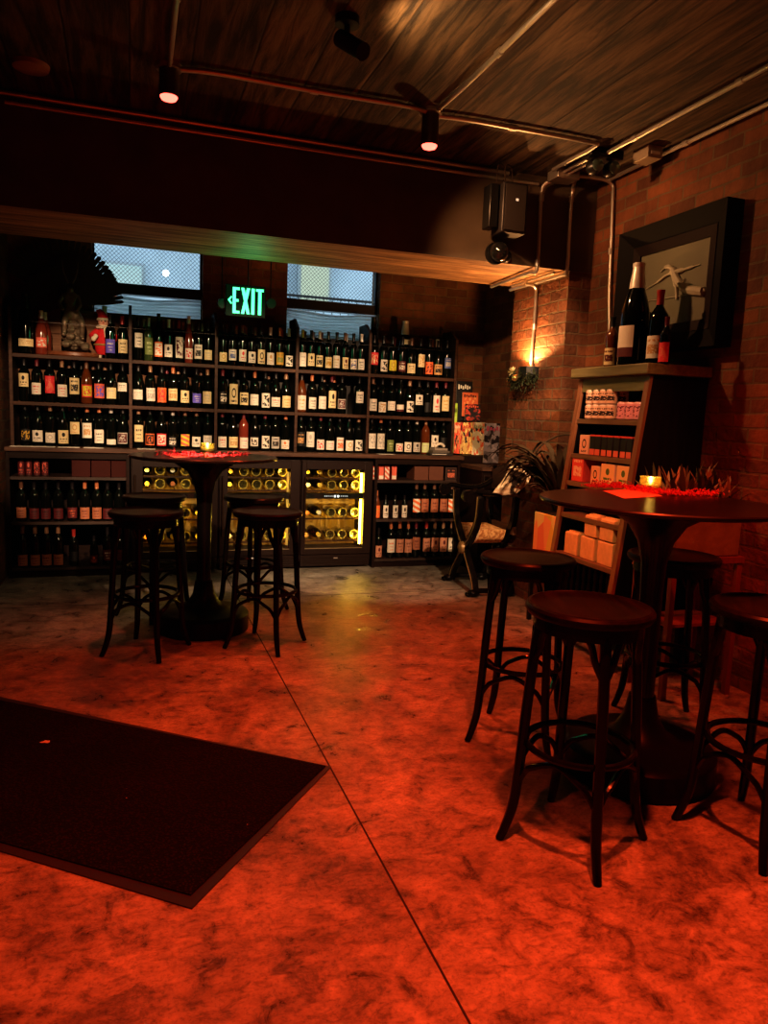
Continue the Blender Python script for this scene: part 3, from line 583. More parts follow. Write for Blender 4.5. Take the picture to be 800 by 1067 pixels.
# data: px, label top px, label bottom px, base, accent, style, type, glass, cap
ROWS = {
 (0, 2): [(27, 353, 361, 'c', 't', 'l', 'chp', 'd', 'k'), (43, 351.5, 362, 'n', 'w', 'a', 'bgd', 'r', 'w'),
          (115.5, 353.6, 368, 'v', 'w', 'l', 'bdx', 'd', 'k'), (128, 353.6, 368, 'c', 'k', 'l', 'bdx', 'd', 'r')],
 (0, 1): [(25.8, 389, 403, 'c', 'k', 'c', 'bdx', 'd', 'k'), (40, 399, 411, 'w', 'r', 'l', 'bdx', 'd', 'm'), (54, 392, 410, 'r', 'n', 'a', 'bdx', 'd', 'k'), (67, 401, 413.5, 'w', 'r', 'l', 'bdx', 'd', 't'),
          (79.4, 394, 411, 'c', 'k', 'p', 'bdx', 'd', 'k'), (91, 401, 414, 'y', 'r', 'f', 'bgd', 'a', 'b'), (104, 400, 415, 'n', 'v', 'a', 'bgd', 'd', 'k'), (116.4, 404, 415.5, 'c', 's', 'l', 'bgd', 'd', 'k'), (129, 399, 408, 'w', 'k', 'l', 'bdx', 'd', 'k')],
 (0, 0): [(26.6, 447, 459.5, 'k', 'a', 'a', 'bdx', 'd', 'k'), (41.5, 448.5, 460.5, 'w', 'k', 'c', 'bgd', 'd', 'k'), (55.7, 451, 461.5, 'w', 's', 'o', 'bdx', 'd', 't'), (68.6, 448.5, 462.3, 'c', 'k', 'c', 'bgd', 'd', 'k'),
          (81, 440, 452.5, 'c', 't', 'o', 'bdx', 'd', 'k'), (93, 441, 456.6, 'w', 't', 'p', 'bdx', 'd', 'o'), (105, 448, 462, 'w', 'k', 'l', 'bdx', 'd', 'o'), (118, 458, 463.5, 'w', 's', 'n', 'bdx', 'd', 's'), (129, 451, 462.6, 'm', 's', 'f', 'bgd', 'd', 'k')],
 (1, 2): [(142.7, 346.7, 362, 'w', 'k', 'l', 'bdx', 'd', 'k'), (153.7, 351.5, 369.5, 'g', 'e', 'l', 'bdx', 'g', 's'), (164.8, 356, 371.7, 'w', 'o', 'f', 'rsl', 'd', 'k'), (174.7, 359, 372, 'w', 'k', 'c', 'bdx', 'd', 'w'),
          (186.2, 351, 373, 'w', 'm', 'a', 'bdx', 'd', 'r'), (196, 363, 374, 'w', 'r', 'a', 'rsl', 'r', 'w'), (206.8, 359, 374, 'w', 'k', 'p', 'bdx', 'd', 'k'), (217.3, 364.7, 375, 'c', 's', 'l', 'bdx', 'd', 'k')],
 (1, 1): [(144.2, 406, 416.4, 'w', 's', 'l', 'bgd', 'd', 'k'), (156.5, 404.4, 418, 'w', 's', 'p', 'bdx', 'd', 't'), (168, 404, 419.4, 'o', 'r', 'a', 'bdx', 'd', 'k'), (179.5, 405, 417.5, 'c', 't', 'p', 'bdx', 'd', 'o'),
          (192, 407, 419.7, 'c', 'k', 'c', 'bdx', 'd', 'k'), (204.5, 410, 420, 'v', 'w', 'l', 'bdx', 'd', 'k'), (216, 408, 420.8, 'c', 's', 'l', 'bdx', 'd', 't')],
 (1, 0): [(144, 443, 460.5, 'c', 'k', 'l', 'bdx', 'd', 't'), (155.8, 452, 464, 'k', 'o', 'f', 'bdx', 'd', 'k'), (168, 452, 464.7, 'w', 'r', 'f', 'bgd', 'd', 'k'), (180, 455, 465.5, 'k', 'w', 'p', 'bdx', 'd', 's'),
          (192.7, 452.7, 465, 'n', 'y', 's', 'bdx', 'd', 'b'), (205, 455.4, 465.7, 'w', 'k', 'c', 'bdx', 'd', 'b'), (218.5, 454, 464, 'w', 's', 'l', 'bdx', 'd', 'k')],
 (2, 2): [(231, 367, 376.6, 'c', 'a', 'o', 'bdx', 'd', 'k'), (241.5, 364, 375.4, 'w', 'b', 'p', 'bdx', 'd', 'k'), (250.5, 364, 376.6, 'w', 'r', 'c', 'bdx', 'd', 't'), (260.7, 366.4, 378, 'w', 'k', 'c', 'bdx', 'd', 'k'),
          (270.4, 364, 379, 'c', 'k', 'o', 'bdx', 'd', 'k'), (280, 367.4, 380, 'w', 't', 'c', 'bdx', 'd', 'w'), (290, 367, 380, 'a', 'g', 'p', 'bdx', 'd', 'o'), (299.6, 370.5, 381.6, 'w', 'k', 'a', 'bdx', 'd', 'w')],
 (2, 1): [(231.6, 408, 421, 'k', 'w', 'p', 'bdx', 'd', 'm'), (241.4, 400, 421, 'c', 'k', 'o', 'bdx', 'd', 'k'), (251.5, 409, 422, 'c', 'k', 'p', 'bdx', 'd', 'k'), (264.7, 411, 422.3, 'w', 's', 'l', 'bdx', 'd', 'o'),
          (275, 409.7, 424.8, 'w', 'k', 'a', 'bdx', 'd', 'k'), (286, 414, 423.8, 'w', 'r', 'l', 'bgd', 'd', 'k'), (297.7, 412.6, 424.8, 'c', 'a', 'l', 'bgd', 'd', 't')],
 (2, 0): [(231.3, 455, 466.3, 'w', 'r', 'l', 'bdx', 'd', 'm'), (242, 455.3, 466.6, 'c', 't', 'p', 'bgd', 'd', 'k'), (252.7, 456, 467.3, 'w', 'p', 'l', 'bdx', 'r', 'm'), (265, 455, 466, 'w', 'k', 'f', 'bgd', 'd', 'k'),
          (275.2, 454.3, 467.3, 'w', 'k', 'a', 'bdx', 'd', 'm'), (286, 455.3, 467.6, 's', 'k', 'p', 'bdx', 'd', 'k'), (297.3, 458.6, 468, 'w', 'o', 'c', 'bdx', 'd', 'o')],
 (3, 2): [(312.3, 367, 381.6, 'w', 's', 'l', 'bdx', 'd', 'y'), (321, 368, 381, 'c', 'k', 'c', 'bdx', 'd', 'k'), (330.2, 370, 382, 'c', 'k', 'p', 'bdx', 'd', 'w'), (339.5, 371.8, 383.4, 'c', 'a', 'p', 'bdx', 'd', 'k'),
          (348.7, 370.5, 383.4, 'w', 'a', 'l', 'bdx', 'd', 'k'), (357, 372.2, 384.3, 'c', 'm', 'c', 'bdx', 'd', 'b'), (365.8, 374, 384.8, 'w', 'b', 'a', 'bdx', 'd', 'k'), (375.5, 374, 385.3, 'w', 'k', 'l', 'bdx', 'd', 'w')],
 (3, 1): [(312.6, 412, 427, 'w', 'a', 'l', 'bgd', 'a', 'k'), (322.5, 414, 426, 'w', 'k', 'l', 'bdx', 'd', 'o'), (332.7, 413, 426, 'w', 's', 'l', 'bdx', 'd', 'k'), (343, 407, 425, 'c', 'k', 'c', 'bdx', 'd', 'm'),
          (352.6, 415.8, 426, 'm', 's', 'f', 'bdx', 'd', 'k'), (374, 408, 420, 'w', 'k', 'l', 'bdx', 'd', 'k')],
 (3, 0): [(311.2, 450, 464.7, 'k', 't', 'p', 'bdx', 'd', 'k'), (320.6, 450, 465.9, 'w', 's', 'c', 'bdx', 'd', 'k'), (329.8, 458, 468.5, 'w', 'r', 'a', 'bdx', 'd', 'm'), (340.7, 459.4, 468.8, 'w', 'p', 'l', 'bgd', 'd', 'k'),
          (350.5, 456, 469.8, 'w', 'o', 'p', 'bdx', 'd', 'k'), (361, 459, 469.8, 'w', 'a', 'o', 'bgd', 'd', 'k'), (371.6, 458.6, 469.8, 'w', 'k', 'a', 'bdx', 'd', 't')],
 (4, 2): [(387.3, 367, 380, 'r', 'c', 'a', 'bdx', 'd', 'k'), (395.5, 374.5, 386.8, 'w', 'k', 'a', 'bdx', 'd', 'k'), (404.2, 374.8, 386, 'y', 'a', 'o', 'bdx', 'd', 'k'), (413.5, 376, 387, 'm', 'w', 'p', 'bdx', 'd', 'k'), (423, 378.5, 388.7, 'c', 'k', 'l', 'bgd', 'd', 'b'),
          (434, 369, 382.4, 'c', 't', 'a', 'bdx', 'd', 'k'), (444, 377, 389.8, 'o', 'm', 'a', 'bdx', 'd', 'k'), (454.5, 379.7, 390.5, 't', 'k', 'p', 'bgd', 'd', 'k'), (466, 373, 384, 'b', 's', 'p', 'bdx', 'd', 'k')],
 (4, 1): [(386.2, 415.7, 428, 'w', 'k', 'l', 'bdx', 'd', 'b'), (396, 419, 429.5, 'w', 't', 'a', 'bdx', 'd', 'k'), (404.5, 418, 427.7, 'w', 's', 'l', 'bdx', 'd', 'k'), (412, 421.5, 428.7, 'w', 'm', 'b', 'rsl', 'd', 'k'),
          (423.7, 418, 429.6, 'w', 'k', 'a', 'bgd', 'd', 't'), (436, 411.5, 422, 'w', 'k', 'c', 'bdx', 'd', 'k'), (444.3, 419.5, 429.5, 'k', 's', 'n', 'bdx', 'd', 'k'), (452.7, 412, 429.5, 'w', 'r', 'c', 'bdx', 'd', 'm'), (462.4, 412.7, 428.4, 'c', 'a', 'l', 'bdx', 'd', 'm')],
 (4, 0): [(383.7, 451.7, 467.4, 'w', 's', 'a', 'bdx', 'd', 'k'), (392.2, 451.7, 468, 'w', 's', 'a', 'bdx', 'd', 'o'), (400.8, 458.4, 470.4, 'g', 'e', 'l', 'bdx', 'd', 'k'), (409.2, 462, 470.4, 'w', 'r', 'a', 'bdx', 'd', 'k'),
          (419, 460.7, 471, 'w', 'k', 'o', 'bdx', 'd', 'k'), (430.5, 461, 471, 's', 'k', 'c', 'bdx', 'd', 's'), (439.5, 461.5, 471.5, 'e', 's', 'l', 'bdx', 'a', 't'), (449.5, 453.6, 466, 'w', 'k', 'c', 'bdx', 'd', 'k'), (460, 456, 468, 'k', 'm', 'n', 'bdx', 'd', 'k')],
}
BAYN = ['leftmost bay', 'second bay', 'middle bay', 'fourth bay', 'rightmost bay']
ROWN = ['on the counter in the', 'on the middle shelf of the', 'on the top shelf of the']
CN = {'k': 'black', 't': 'tan', 'r': 'red', 'w': 'white', 'g': 'green', 'b': 'brown', 'm': 'dark red', 's': 'silver', 'y': 'yellow', 'o': 'copper'}
random.seed(5)
YB = 6.27
for (bay, row), lst in ROWS.items():
    zs = ZS[row]; gname = 'wine bottles '+ROWN[row]+' '+BAYN[bay]
    xs = [onY(q[0], q[1], YB-.04).x*(YB/(YB-.04)) for q in lst]; w_ = SX[bay+1]-SX[bay]; n_ = len(xs)
    gap = min(.088, (w_-.118)/(n_-1)); lo, hi = SX[bay]+.059, SX[bay+1]-.059; fat = min(1, gap/.091)
    for i in range(n_): xs[i] = max(xs[i], lo if i == 0 else xs[i-1]+gap)
    for i in range(n_-1, -1, -1): xs[i] = min(xs[i], hi if i == n_-1 else xs[i+1]-gap)
    for i, (px, t0, t1, ba, ac, sty, typ, gl, cp) in enumerate(lst):
        a = onY(px, t0, YB-.04); b_ = onY(px, t1, YB-.04); x = xs[i]
        z1_ = min(max(a.z-zs, .05), .215); z0_ = min(max(b_.z-zs, .012), z1_-.03)
        typ2 = typ; bigsc = 1.28 if (bay, row, i) == (0, 2, 0) else 1.
        gn = {'d': 'dark', 'a': 'amber', 'r': 'rose coloured', 'g': 'green', 'y': 'yellow'}[gl]
        lb = '%s bottle with %s %slabel, %s from left, %s, %s' % (gn, COLN[ba][1], STN[sty][1], ORD[i], ['counter row', 'middle shelf', 'top shelf'][row], BAYN[bay])
        bottle(x, YB+random.uniform(-.006, .01), zs+.001, typ2, gl, cp, (ba, ac, sty), (z0_/bigsc, z1_/bigsc), .95 if typ != 'rsl' else 1.15, random.uniform(-.2, .2), bigsc, lb, gname).scale = (bigsc*fat, bigsc*fat, bigsc)
    # bottles standing behind, between the front ones
    gname = 'wine bottles in the back row '+ROWN[row]+' '+BAYN[bay]
    cnt = 0
    for i in range(len(xs)-1):
        if (bay, row) == (0, 2): continue
        if random.random() < (.75 if row == 2 else .5) and xs[i+1]-xs[i] < .16:
            cp = random.choice('ttobwkgms' if row == 2 else 'kkbmto')
            bottle((xs[i]+xs[i+1])/2, YB+.105, zs+.001, 'bdx', 'd', cp, None, label='back row bottle with %s neck behind %s front bottle, %s, %s' % (CN[cp], ORD[i], ['counter row', 'middle shelf', 'top shelf'][row], BAYN[bay]), group=gname)
            cnt += 1
# the extra ones on the top-left shelf and on top of the right bay
p = onY(47, 360, 6.36); bottle(p.x, 6.38, ZS[2]+.001, 'bgd', 'r', 'w', None, label='rose coloured bottle behind the coral labelled one beside the statue')
p = onY(109, 330, 6.45); bottle(p.x, 6.44, ZS[2]+.001, 'rsl', 'd', 'w', None, sc=1.12, label='tall bottle with a pale neck behind the red coated figurine')
# ------------------------------------------------------------------ upper shelving bays
wires = flat('thin_retaining_wire', (.03, .02, .015), .4, .5)
for bay in range(5):
    x0, x1 = SX[bay], SX[bay+1]
    t = thing('wine_shelf', ['leftmost wine shelf bay holding the statue and red figurine', 'second wine shelf bay with a low wooden back panel, left of the exit sign', 'middle wine shelf bay under the green exit sign', 'fourth wine shelf bay under the right window', 'rightmost wine shelf bay beside the magazine display'][bay], 'shelf', (x0, SY0, 1.0), 0, 'open wine shelf bays')
    w = x1-x0; T = .022
    def side(xa): return MB().prism([(0, 0), (SY1-SY0, 0), (SY1-SY0, 1.115), (.14, 1.115), (0, 1.03)], 'X', xa, xa+T)
    for xa in ([-T/2] if bay < 4 else [-T/2, w-T/2]):
        sp_ = side(xa).obj('side_panel', shelfdark, t)  # faces darkened: shade of the upper bays is put into the colour
        MB().prism([(-.003, 0), (0, 0), (0, 1.03), (.14, 1.115), (.14, 1.119), (-.003, 1.032)], 'X', xa-.0005, xa+T+.0005).obj('edge_band', shelfwood, sp_)  # lighter strip paints the lit front edge of the divider
    for k in (1, 2): MB().box(T/2+.0005, w-T/2-.0005, .002, SY1-SY0, ZS[k]-1.0-.028, ZS[k]-1.0).obj('shelf_board', shelfwood, t, bevel=.002)
    hb = 1.07 if bay < 2 else .99
    MB().box(T/2+.0005, w-T/2-.0005, SY1-SY0-.012, SY1-SY0, 0, hb).obj('back_panel', wood('plain_plywood', (.13, .055, .026), (.25, .12, .06), .6, spec=.2) if bay < 2 else shelfdark, t)
    MB().tube([(T/2, .012, .93), (w-T/2, .012, .93)], .0022, 6).obj('rail_wire', wires, t)
# chamfer caps that catch the green light are part of the side panels above
# ------------------------------------------------------------------ counter and base units
CY0 = 6.09
tag(MB().box(-.905, 2.815, CY0-.02, BY-.01, .965, .999).obj('worktop', countermat, bevel=.004), 'long worn wooden worktop running under all the wine shelf bays', 'worktop')
for k, (pa, pb) in enumerate([((10, 463.5), (57, 465)), ((60, 464), (83, 466)), ((87, 466), (108, 468)), ((143, 468), (162, 470)), ((395, 473.2), (411, 474))]):
    a = onY(*pa, CY0); b_ = onY(*pb, CY0); m = MB(); m.box(a.x, b_.x, CY0-.015, CY0+.085, 1.0, 1.0025)
    tag(m.obj('paper_sheet', flat('white_paper', (.8, .75, .66), .6)), 'white paper strip lying on the worktop edge, ' + ['at the far left end', 'second from the left', 'third from the left', 'under the second bay', 'under the rightmost bay'][k], 'paper', 'paper strips along the worktop')
def base_cabinet(x0, x1, shelves, lab):
    t = thing('open_cabinet', lab, 'cabinet', (x0, CY0, 0)); w = x1-x0; D = BY-.02-CY0
    MB().box(0, .025, 0, D, .0, .96).obj('side_panel', cabwood, t); MB().box(w-.025, w, 0, D, .0, .96).obj('side_panel', cabwood, t)
    MB().box(.026, w-.026, D-.015, D, .03, .96).obj('back_panel', cabwood, t)
    MB().box(.026, w-.026, .02, D-.016, .0, .05).obj('plinth', cabwood, t)
    for z in shelves: MB().box(.026, w-.026, .004, D-.016, z-.022, z).obj('shelf_board', wood('shaded_shelf_wood', (.02, .01, .007), (.05, .024, .016), .5), t)  # darker copy of the shelf wood; cabinet shade is in the colour
    MB().box(.026, w-.026, 0.0, .02, .915, .96).obj('top_rail', cabwood, t)
    return t
SH = [.075, .43, .775]
base_cabinet(-.9, -.03, SH, 'dark open base cabinet of wine bottles at the left, beside the brick wall')
base_cabinet(1.985, 2.79, SH, 'dark open base cabinet of wine bottles and boxes at the right of the fridges')
# left cabinet contents
YL = CY0+.075
def lowrow(lst, z, where, group):
    for i, (px, t0, t1, ba, ac, sty, typ, gl, cp, hs) in enumerate(lst):
        a = onY(px, t0, YL-.04); b_ = onY(px, t1, YL-.04); x = a.x*YL/(YL-.04)
        z1_ = min(max((a.z-z)/hs, .05), .215); z0_ = min(max((b_.z-z)/hs, .01), z1_-.03)
        lb = '%s bottle, %s label, %s from left %s' % ({'d': 'dark', 'a': 'amber', 'r': 'rose coloured', 'y': 'yellow'}[gl], COLN[ba][1], ORD[i], where)
        bottle(x, YL, z+.001, typ, gl, cp, (ba, ac, sty), (z0_, z1_), 1.0, 0, hs, lb, group)
lowrow([(22.5, 529, 540, 'h', 'm', 'l', 'bdx', 'd', 'b', .93), (36, 530, 541, 'm', 'k', 'l', 'bdx', 'd', 'k', .93), (48, 530, 541, 'm', 'k', 'l', 'bdx', 'd', 'k', .93), (61, 530, 541, 'm', 'k', 'l', 'bdx', 'd', 'k', .93),
        (75.5, 529, 540, 'm', 'o', 'l', 'bdx', 'd', 'k', .93), (88.5, 529, 541, 'h', 'm', 'l', 'bdx', 'd', 'o', .93), (101, 529, 541, 'h', 'm', 'l', 'bdx', 'd', 'o', .93), (112, 530, 541, 'm', 'k', 'l', 'bdx', 'd', 'k', .93), (124, 530, 541, 'm', 'k', 'l', 'bdx', 'd', 'k', .93)],
       SH[1], 'in middle row of left cabinet', 'wine bottles on the middle shelf of the left cabinet')
lowrow([(24, 578.5, 590, 'h', 'm', 'l', 'bdx', 'd', 't', .95), (37, 578.5, 590, 'h', 'm', 'l', 'bdx', 'd', 't', .95), (49, 578, 589.5, 'h', 'm', 'l', 'bdx', 'd', 't', .95), (61, 578, 589.5, 'h', 'm', 'l', 'bdx', 'd', 't', .95),
        (77, 575, 585, 'k', 'k', 'n', 'bdx', 'd', 'r', .85), (98, 579, 587, 'm', 'o', 'c', 'bgd', 'd', 'k', .7), (112, 573, 584, 'm', 'w', 'l', 'bdx', 'd', 'k', .9), (125, 573, 584, 'm', 'k', 'l', 'bdx', 'd', 'k', .9)],
       SH[0], 'in bottom row of left cabinet', 'wine bottles on the bottom shelf of the left cabinet')
lowrow([(392, 527, 540, 'o', 'a', 'l', 'bgd', 'a', 'o', .75), (401.5, 527, 540, 'w', 'k', 'c', 'bgd', 'd', 'k', .62), (411.5, 527, 540, 'w', 'k', 'c', 'bgd', 'd', 'k', .62), (421, 527, 540, 'w', 'k', 'c', 'bgd', 'd', 'k', .62),
        (433.4, 520, 534, 'w', 'o', 's', 'bdx', 'd', 'b', .98), (442, 520, 534, 'h', 'm', 'l', 'bdx', 'd', 'b', .98), (452, 520, 534, 'h', 'm', 'l', 'bdx', 'd', 'b', .98), (461.5, 520, 534, 'h', 'm', 'l', 'bdx', 'd', 'b', .98), (470, 520, 534, 'w', 'o', 's', 'bdx', 'd', 'b', .98)],
       SH[1], 'in middle row of right cabinet', 'wine bottles on the middle shelf of the right cabinet')
lowrow([(394, 569, 581, 'j', 'm', 'c', 'bdx', 'd', 'k', .8), (406.8, 562, 576, 'w', 'o', 'l', 'bdx', 'd', 'o', .97), (416, 562, 576, 'j', 'm', 'l', 'bdx', 'd', 'o', .97), (424.8, 562, 576, 'j', 'm', 'l', 'bdx', 'd', 'o', .97), (433, 560, 573, 'h', 'm', 'l', 'bdx', 'd', 'm', .97),
        (443.7, 561, 575, 'j', 'm', 'l', 'bdx', 'd', 'r', .97), (452.5, 560.5, 575, 'j', 'm', 'c', 'bdx', 'd', 't', .97), (461.2, 560.5, 575, 'j', 'm', 'c', 'bdx', 'd', 't', .97), (470, 560.5, 575, 'w', 'k', 'c', 'bdx', 'd', 't', .97)],
       SH[0], 'in bottom row of right cabinet', 'wine bottles on the bottom shelf of the right cabinet')
def boxat(name, px0, px1, py0, Y, z, depth, m, lab, cat, group=None, acc=None):
    a = onY(px0, py0, Y); b_ = onY(px1, py0, Y)
    t = thing(name, lab, cat, (a.x, Y, z), 0, group); w = b_.x-a.x; h = a.z-z
    MB().box(0, w, 0, depth, 0, h).obj('box_body', m, t, bevel=.002)
    if acc: MB().quad((w*.06, -.0008, h*.06), (w*.94, -.0008, h*.06), (w*.94, -.0008, h*.94), (w*.06, -.0008, h*.94)).obj('printed_panel', acc, t)
    return t
for k, px in enumerate((21, 29, 37.5, 46)):
    a = onY(px-3.8, 479, CY0+.05); b_ = onY(px+3.8, 479, CY0+.05); r = (b_.x-a.x)/2
    t = thing('tall_tin', 'tall dark printed tin with coral markings, %s from left in the left cabinet' % ORD[k], 'tin', ((a.x+b_.x)/2, CY0+.1, SH[2]+.001), 0, 'tins on the top shelf of the left cabinet')
    MB().lathe([(0, 0), (r, 0), (r, .122), (r*.9, .128), (0, .128)], seg=20).obj('tin_body', flat('dark_tin', (.07, .03, .025), .4, .3), t)
    MB().patch(r+.0006, .008, .118, -pi/2-1.1, -pi/2+1.1).obj('printed_wrap', label_mat(COLN['m'][0], COLN['n'][0], 'crest' if k < 2 else 'art'), t)
redbox = flat('dark_red_card', (.045, .009, .007), .8, spec=.2)
for k, (a, b_) in enumerate(((74.5, 94), (95, 115), (115.8, 132.5))): boxat('gift_box', a, b_, 479, CY0+.03, SH[2]+.001, .2, redbox, 'plain dark red box, %s from left in the left cabinet' % ORD[k], 'box', 'red boxes in the left cabinet')
for k, px in enumerate((391.5, 397.5, 403.5, 411)): boxat('small_carton', px-2.6, px+2.6, 486, CY0+.03, SH[2]+.001, .08, flat('red_carton', (.35, .05, .03), .5), 'small red and white upright carton, %s from left in the right cabinet' % ORD[k], 'carton', 'small cartons in the right cabinet', label_mat(COLN['n'][0], COLN['w'][0], 'band' if k % 2 else 'stripes'))
for k, (a, b_) in enumerate(((432, 446.7), (447.5, 462.3))): boxat('gift_box', a, b_, 486, CY0+.03, SH[2]+.001, .2, flat('brown_orange_card', (.12, .04, .02), .7), 'plain brown orange box, %s one in the right cabinet' % ('left' if k == 0 else 'right'), 'box', 'brown boxes in the right cabinet')
boxat('notice_card', 464.5, 476, 487, CY0+.02, SH[2]+.001, .02, flat('dark_board', (.06, .03, .02), .5), 'small dark notice card with coral writing in the right cabinet', 'card', None, label_mat('#2a1410', '#c0664a', 'pic'))
# ------------------------------------------------------------------ wine fridges
steel = flat('dark_fridge_frame', (.016, .007, .005), .4, .2, spec=.3)
inner = flat('fridge_liner', (.5, .3, .07), .5)
ledm = emis('yellow_led_strip', (1, .55, .05), 42)
fglass = glass_pane('fridge_glass')
ringg = flat('bottle_end_glass', (.05, .04, .015), .12, 0, .1, 5, coat=1); rimglint = flat('bottle_rim_glint', (.38, .3, .1), .2, .3, .6, 9)  # pale rim colour paints the arcs of light on the bottle bases
FB = {}
def lying(kind):
    mb = MB()
    if kind == 'base':   # bottle lying with its base towards the room
        mb.lathe([(0, -.02), (.018, -.012), (.03, 0.0), (.038, .002), (.042, -.006), (.042, -.2), (.03, -.235), (.015, -.26), (.015, -.31), (0, -.31)], axis='Y', seg=24)
    else:
        mb.lathe([(0, .0), (.0165, 0), (.0165, -.012), (.0145, -.014), (.0145, -.05), (.018, -.07), (.03, -.095), (.042, -.12), (.042, -.3), (0, -.3)], axis='Y', seg=24)
    return mb
_m = lying('base'); _m.cm = 1; _m.tube([(.037*cos(q*pi/14), -.001, .037*sin(q*pi/14)) for q in range(28)], .0042, 6, closed=True); FB['base'] = _m.mesh('lying_bottle_base', [ringg, rimglint]); FB['neck'] = lying('neck').mesh('lying_bottle_neck', greenglass)
FCAP = MB().lathe([(0, .0012), (.0182, .0012), (.0182, -.013), (.0162, -.015), (.0162, -.052)], axis='Y', seg=18).mesh('lying_cap', greenglass)
FN = ['left', 'middle', 'right']
def fridge(i, x0, x1, g0, g1):
    t = thing('wine_fridge', 'dark framed built in wine fridge with yellow glow, %s of the three' % ['leftmost', 'middle one', 'rightmost'][i], 'fridge', (x0, CY0+.03, 0), 0, 'built in wine fridges')
    w = x1-x0; D = .44; zt = .958
    # shell open at the front
    s = MB(); s.box(0, .03, 0.03, D, .06, zt).box(w-.03, w, .03, D, .06, zt).box(.03, w-.03, D-.02, D, .06, zt).box(.03, w-.03, .03, D-.02, zt-.03, zt).box(.03, w-.03, .03, D-.02, .06, .14)
    s.obj('cabinet_shell', steel, t)
    MB().box(.035, w-.035, D-.026, D-.021, .142, zt-.032).obj('liner_back', inner, t)
    zb, zu = .175, .86; ga, gb = g0-x0, g1-x0
    d = MB(); d.box(.006, ga, -.002, .028, .125, .93).box(gb, w-.006, -.002, .028, .125, .93).box(ga, gb, -.002, .028, .125, zb).box(ga, gb, -.002, .028, zu, .93)
    dr = d.obj('door', steel, t, bevel=.002)
    MB().box(ga, gb, .008, .014, zb, zu).obj('door_glass', fglass, dr)
    MB().box(ga, gb, .0, .006, zb-.004, zb+.004).obj('glass_trim', flat('pale_trim', (.6, .5, .3), .3, .8), dr)
    MB().tube([(.028, -.03, .3), (.028, -.03, .8)], .007, 10).tube([(.028, -.03, .34), (.028, .0, .34)], .005, 8).tube([(.028, -.03, .76), (.028, .0, .76)], .005, 8).obj('door_handle', flat('brushed_handle', (.12, .08, .06), .25, .9), dr)
    k = MB()
    k.box(.01, w-.01, 0.01, .03, .02, .118); 
    for q in range(4): k.box(.03, w-.03, .004, .012, .03+q*.02, .04+q*.02)
    k.obj('vent_grille', steel, t)
    MB().box(w/2-.018, w/2+.018, -.003, .003, .085, .095).obj('badge', flat('pale_badge', (.6, .55, .5), .3, .8), t)
    led = MB(); led.box(gb-.024, gb-.006, .035, .045, zb+.03, .60).box(gb-.024, gb-.006, .035, .045, .66, zu-.03)
    if i == 2: led.obj('led_strip', ledm, t)
    else: led.obj('led_strip', flat('unlit_strip', (.6, .45, .15), .4), t)
    m = MB().box(.03, w-.03, .03, .1, .605, .65); m.obj('control_panel', flat('control_black', (.01, .01, .01), .3), t)
    if i == 2:
        dg = MB()
        for q in range(12): dg.box(w/2-.105+q*.018, w/2-.1+q*.018, .028, .03, .626, .630)
        dg.box(w/2-.02, w/2-.008, .027, .03, .618, .636).box(w/2+.008, w/2+.02, .027, .03, .618, .636)
        dg.obj('display_digits', emis('display_white', (1, .95, .85), 3), t)
    zr = [.245, .44, .68, .79] 
    for z in zr:
        r = MB(); r.box(.035, w-.035, .05, .062, z-.018, z-.004)
        for q in range(7): xx = .05+q*(w-.1)/6; r.tube([(xx, .06, z-.01), (xx, D-.04, z-.01)], .003, 6)
        r.obj('rack_shelf', shelfwood, t)
    for ri, z in enumerate(zr):
        n = 5
        for q in range(n):
            xx = x0+ga+.03+(gb-ga-.085)*q/(n-1)+random.uniform(-.004, .004)
            kind = ['base', 'neck'][(ri*3+q*(1+i)+q//2) % 3 == 0]
            tt = thing('wine_bottle', 'bottle lying %s outwards, %s from left on the %s rack of the %s fridge' % ('base' if kind == 'base' else 'neck', ORD[q], ['lowest', 'second lowest', 'second highest', 'highest'][ri], FN[i]), 'bottle', (xx, CY0+.03+(.09 if kind == 'base' else .075), z+.039), 0, 'bottles lying in the %s wine fridge' % FN[i])
            b = bpy.data.objects.new('bottle_glass', FB[kind]); C.objects.link(b); b.parent = tt
            if kind == 'neck':
                b = bpy.data.objects.new('capsule', FCAP); C.objects.link(b); b.parent = tt; b.material_slots[0].link = 'OBJECT'; b.material_slots[0].material = capmat(random.choice('wytoy'))
    # light inside
    def area(xa, za, e, sx, sy, rot):
        la = bpy.data.lights.new('fridge_light', 'AREA'); la.shape = 'RECTANGLE'; la.size = sx; la.size_y = sy; la.energy = e; la.color = (1, .55, .06)
        lo = bpy.data.objects.new('fridge_light', la); C.objects.link(lo); lo.location = (xa, CY0+.085, za); lo.rotation_euler = rot; lo['kind'] = 'helper'
    e = (4., 4.2, 5.)[i]
    area(x0+gb+.012, .4, e, .36, .012, (0, rad(90), rad(12))); area(x0+gb+.012, .75, e*.55, .16, .012, (0, rad(90), rad(12))); area(x0+ga-.012, .4, e*.3, .36, .012, (0, rad(-90), rad(-12))); area(x0+ga-.012, .75, e*.3, .16, .012, (0, rad(-90), rad(-12)))
    return t
random.seed(21)
def gx(px): return onY(px, 530, CY0+.03).x
fridge(0, -.02, .655, gx(149), gx(214)); fridge(1, .66, 1.338, gx(237), gx(302)); fridge(2, 1.343, 1.98, gx(318.5), gx(378.5))
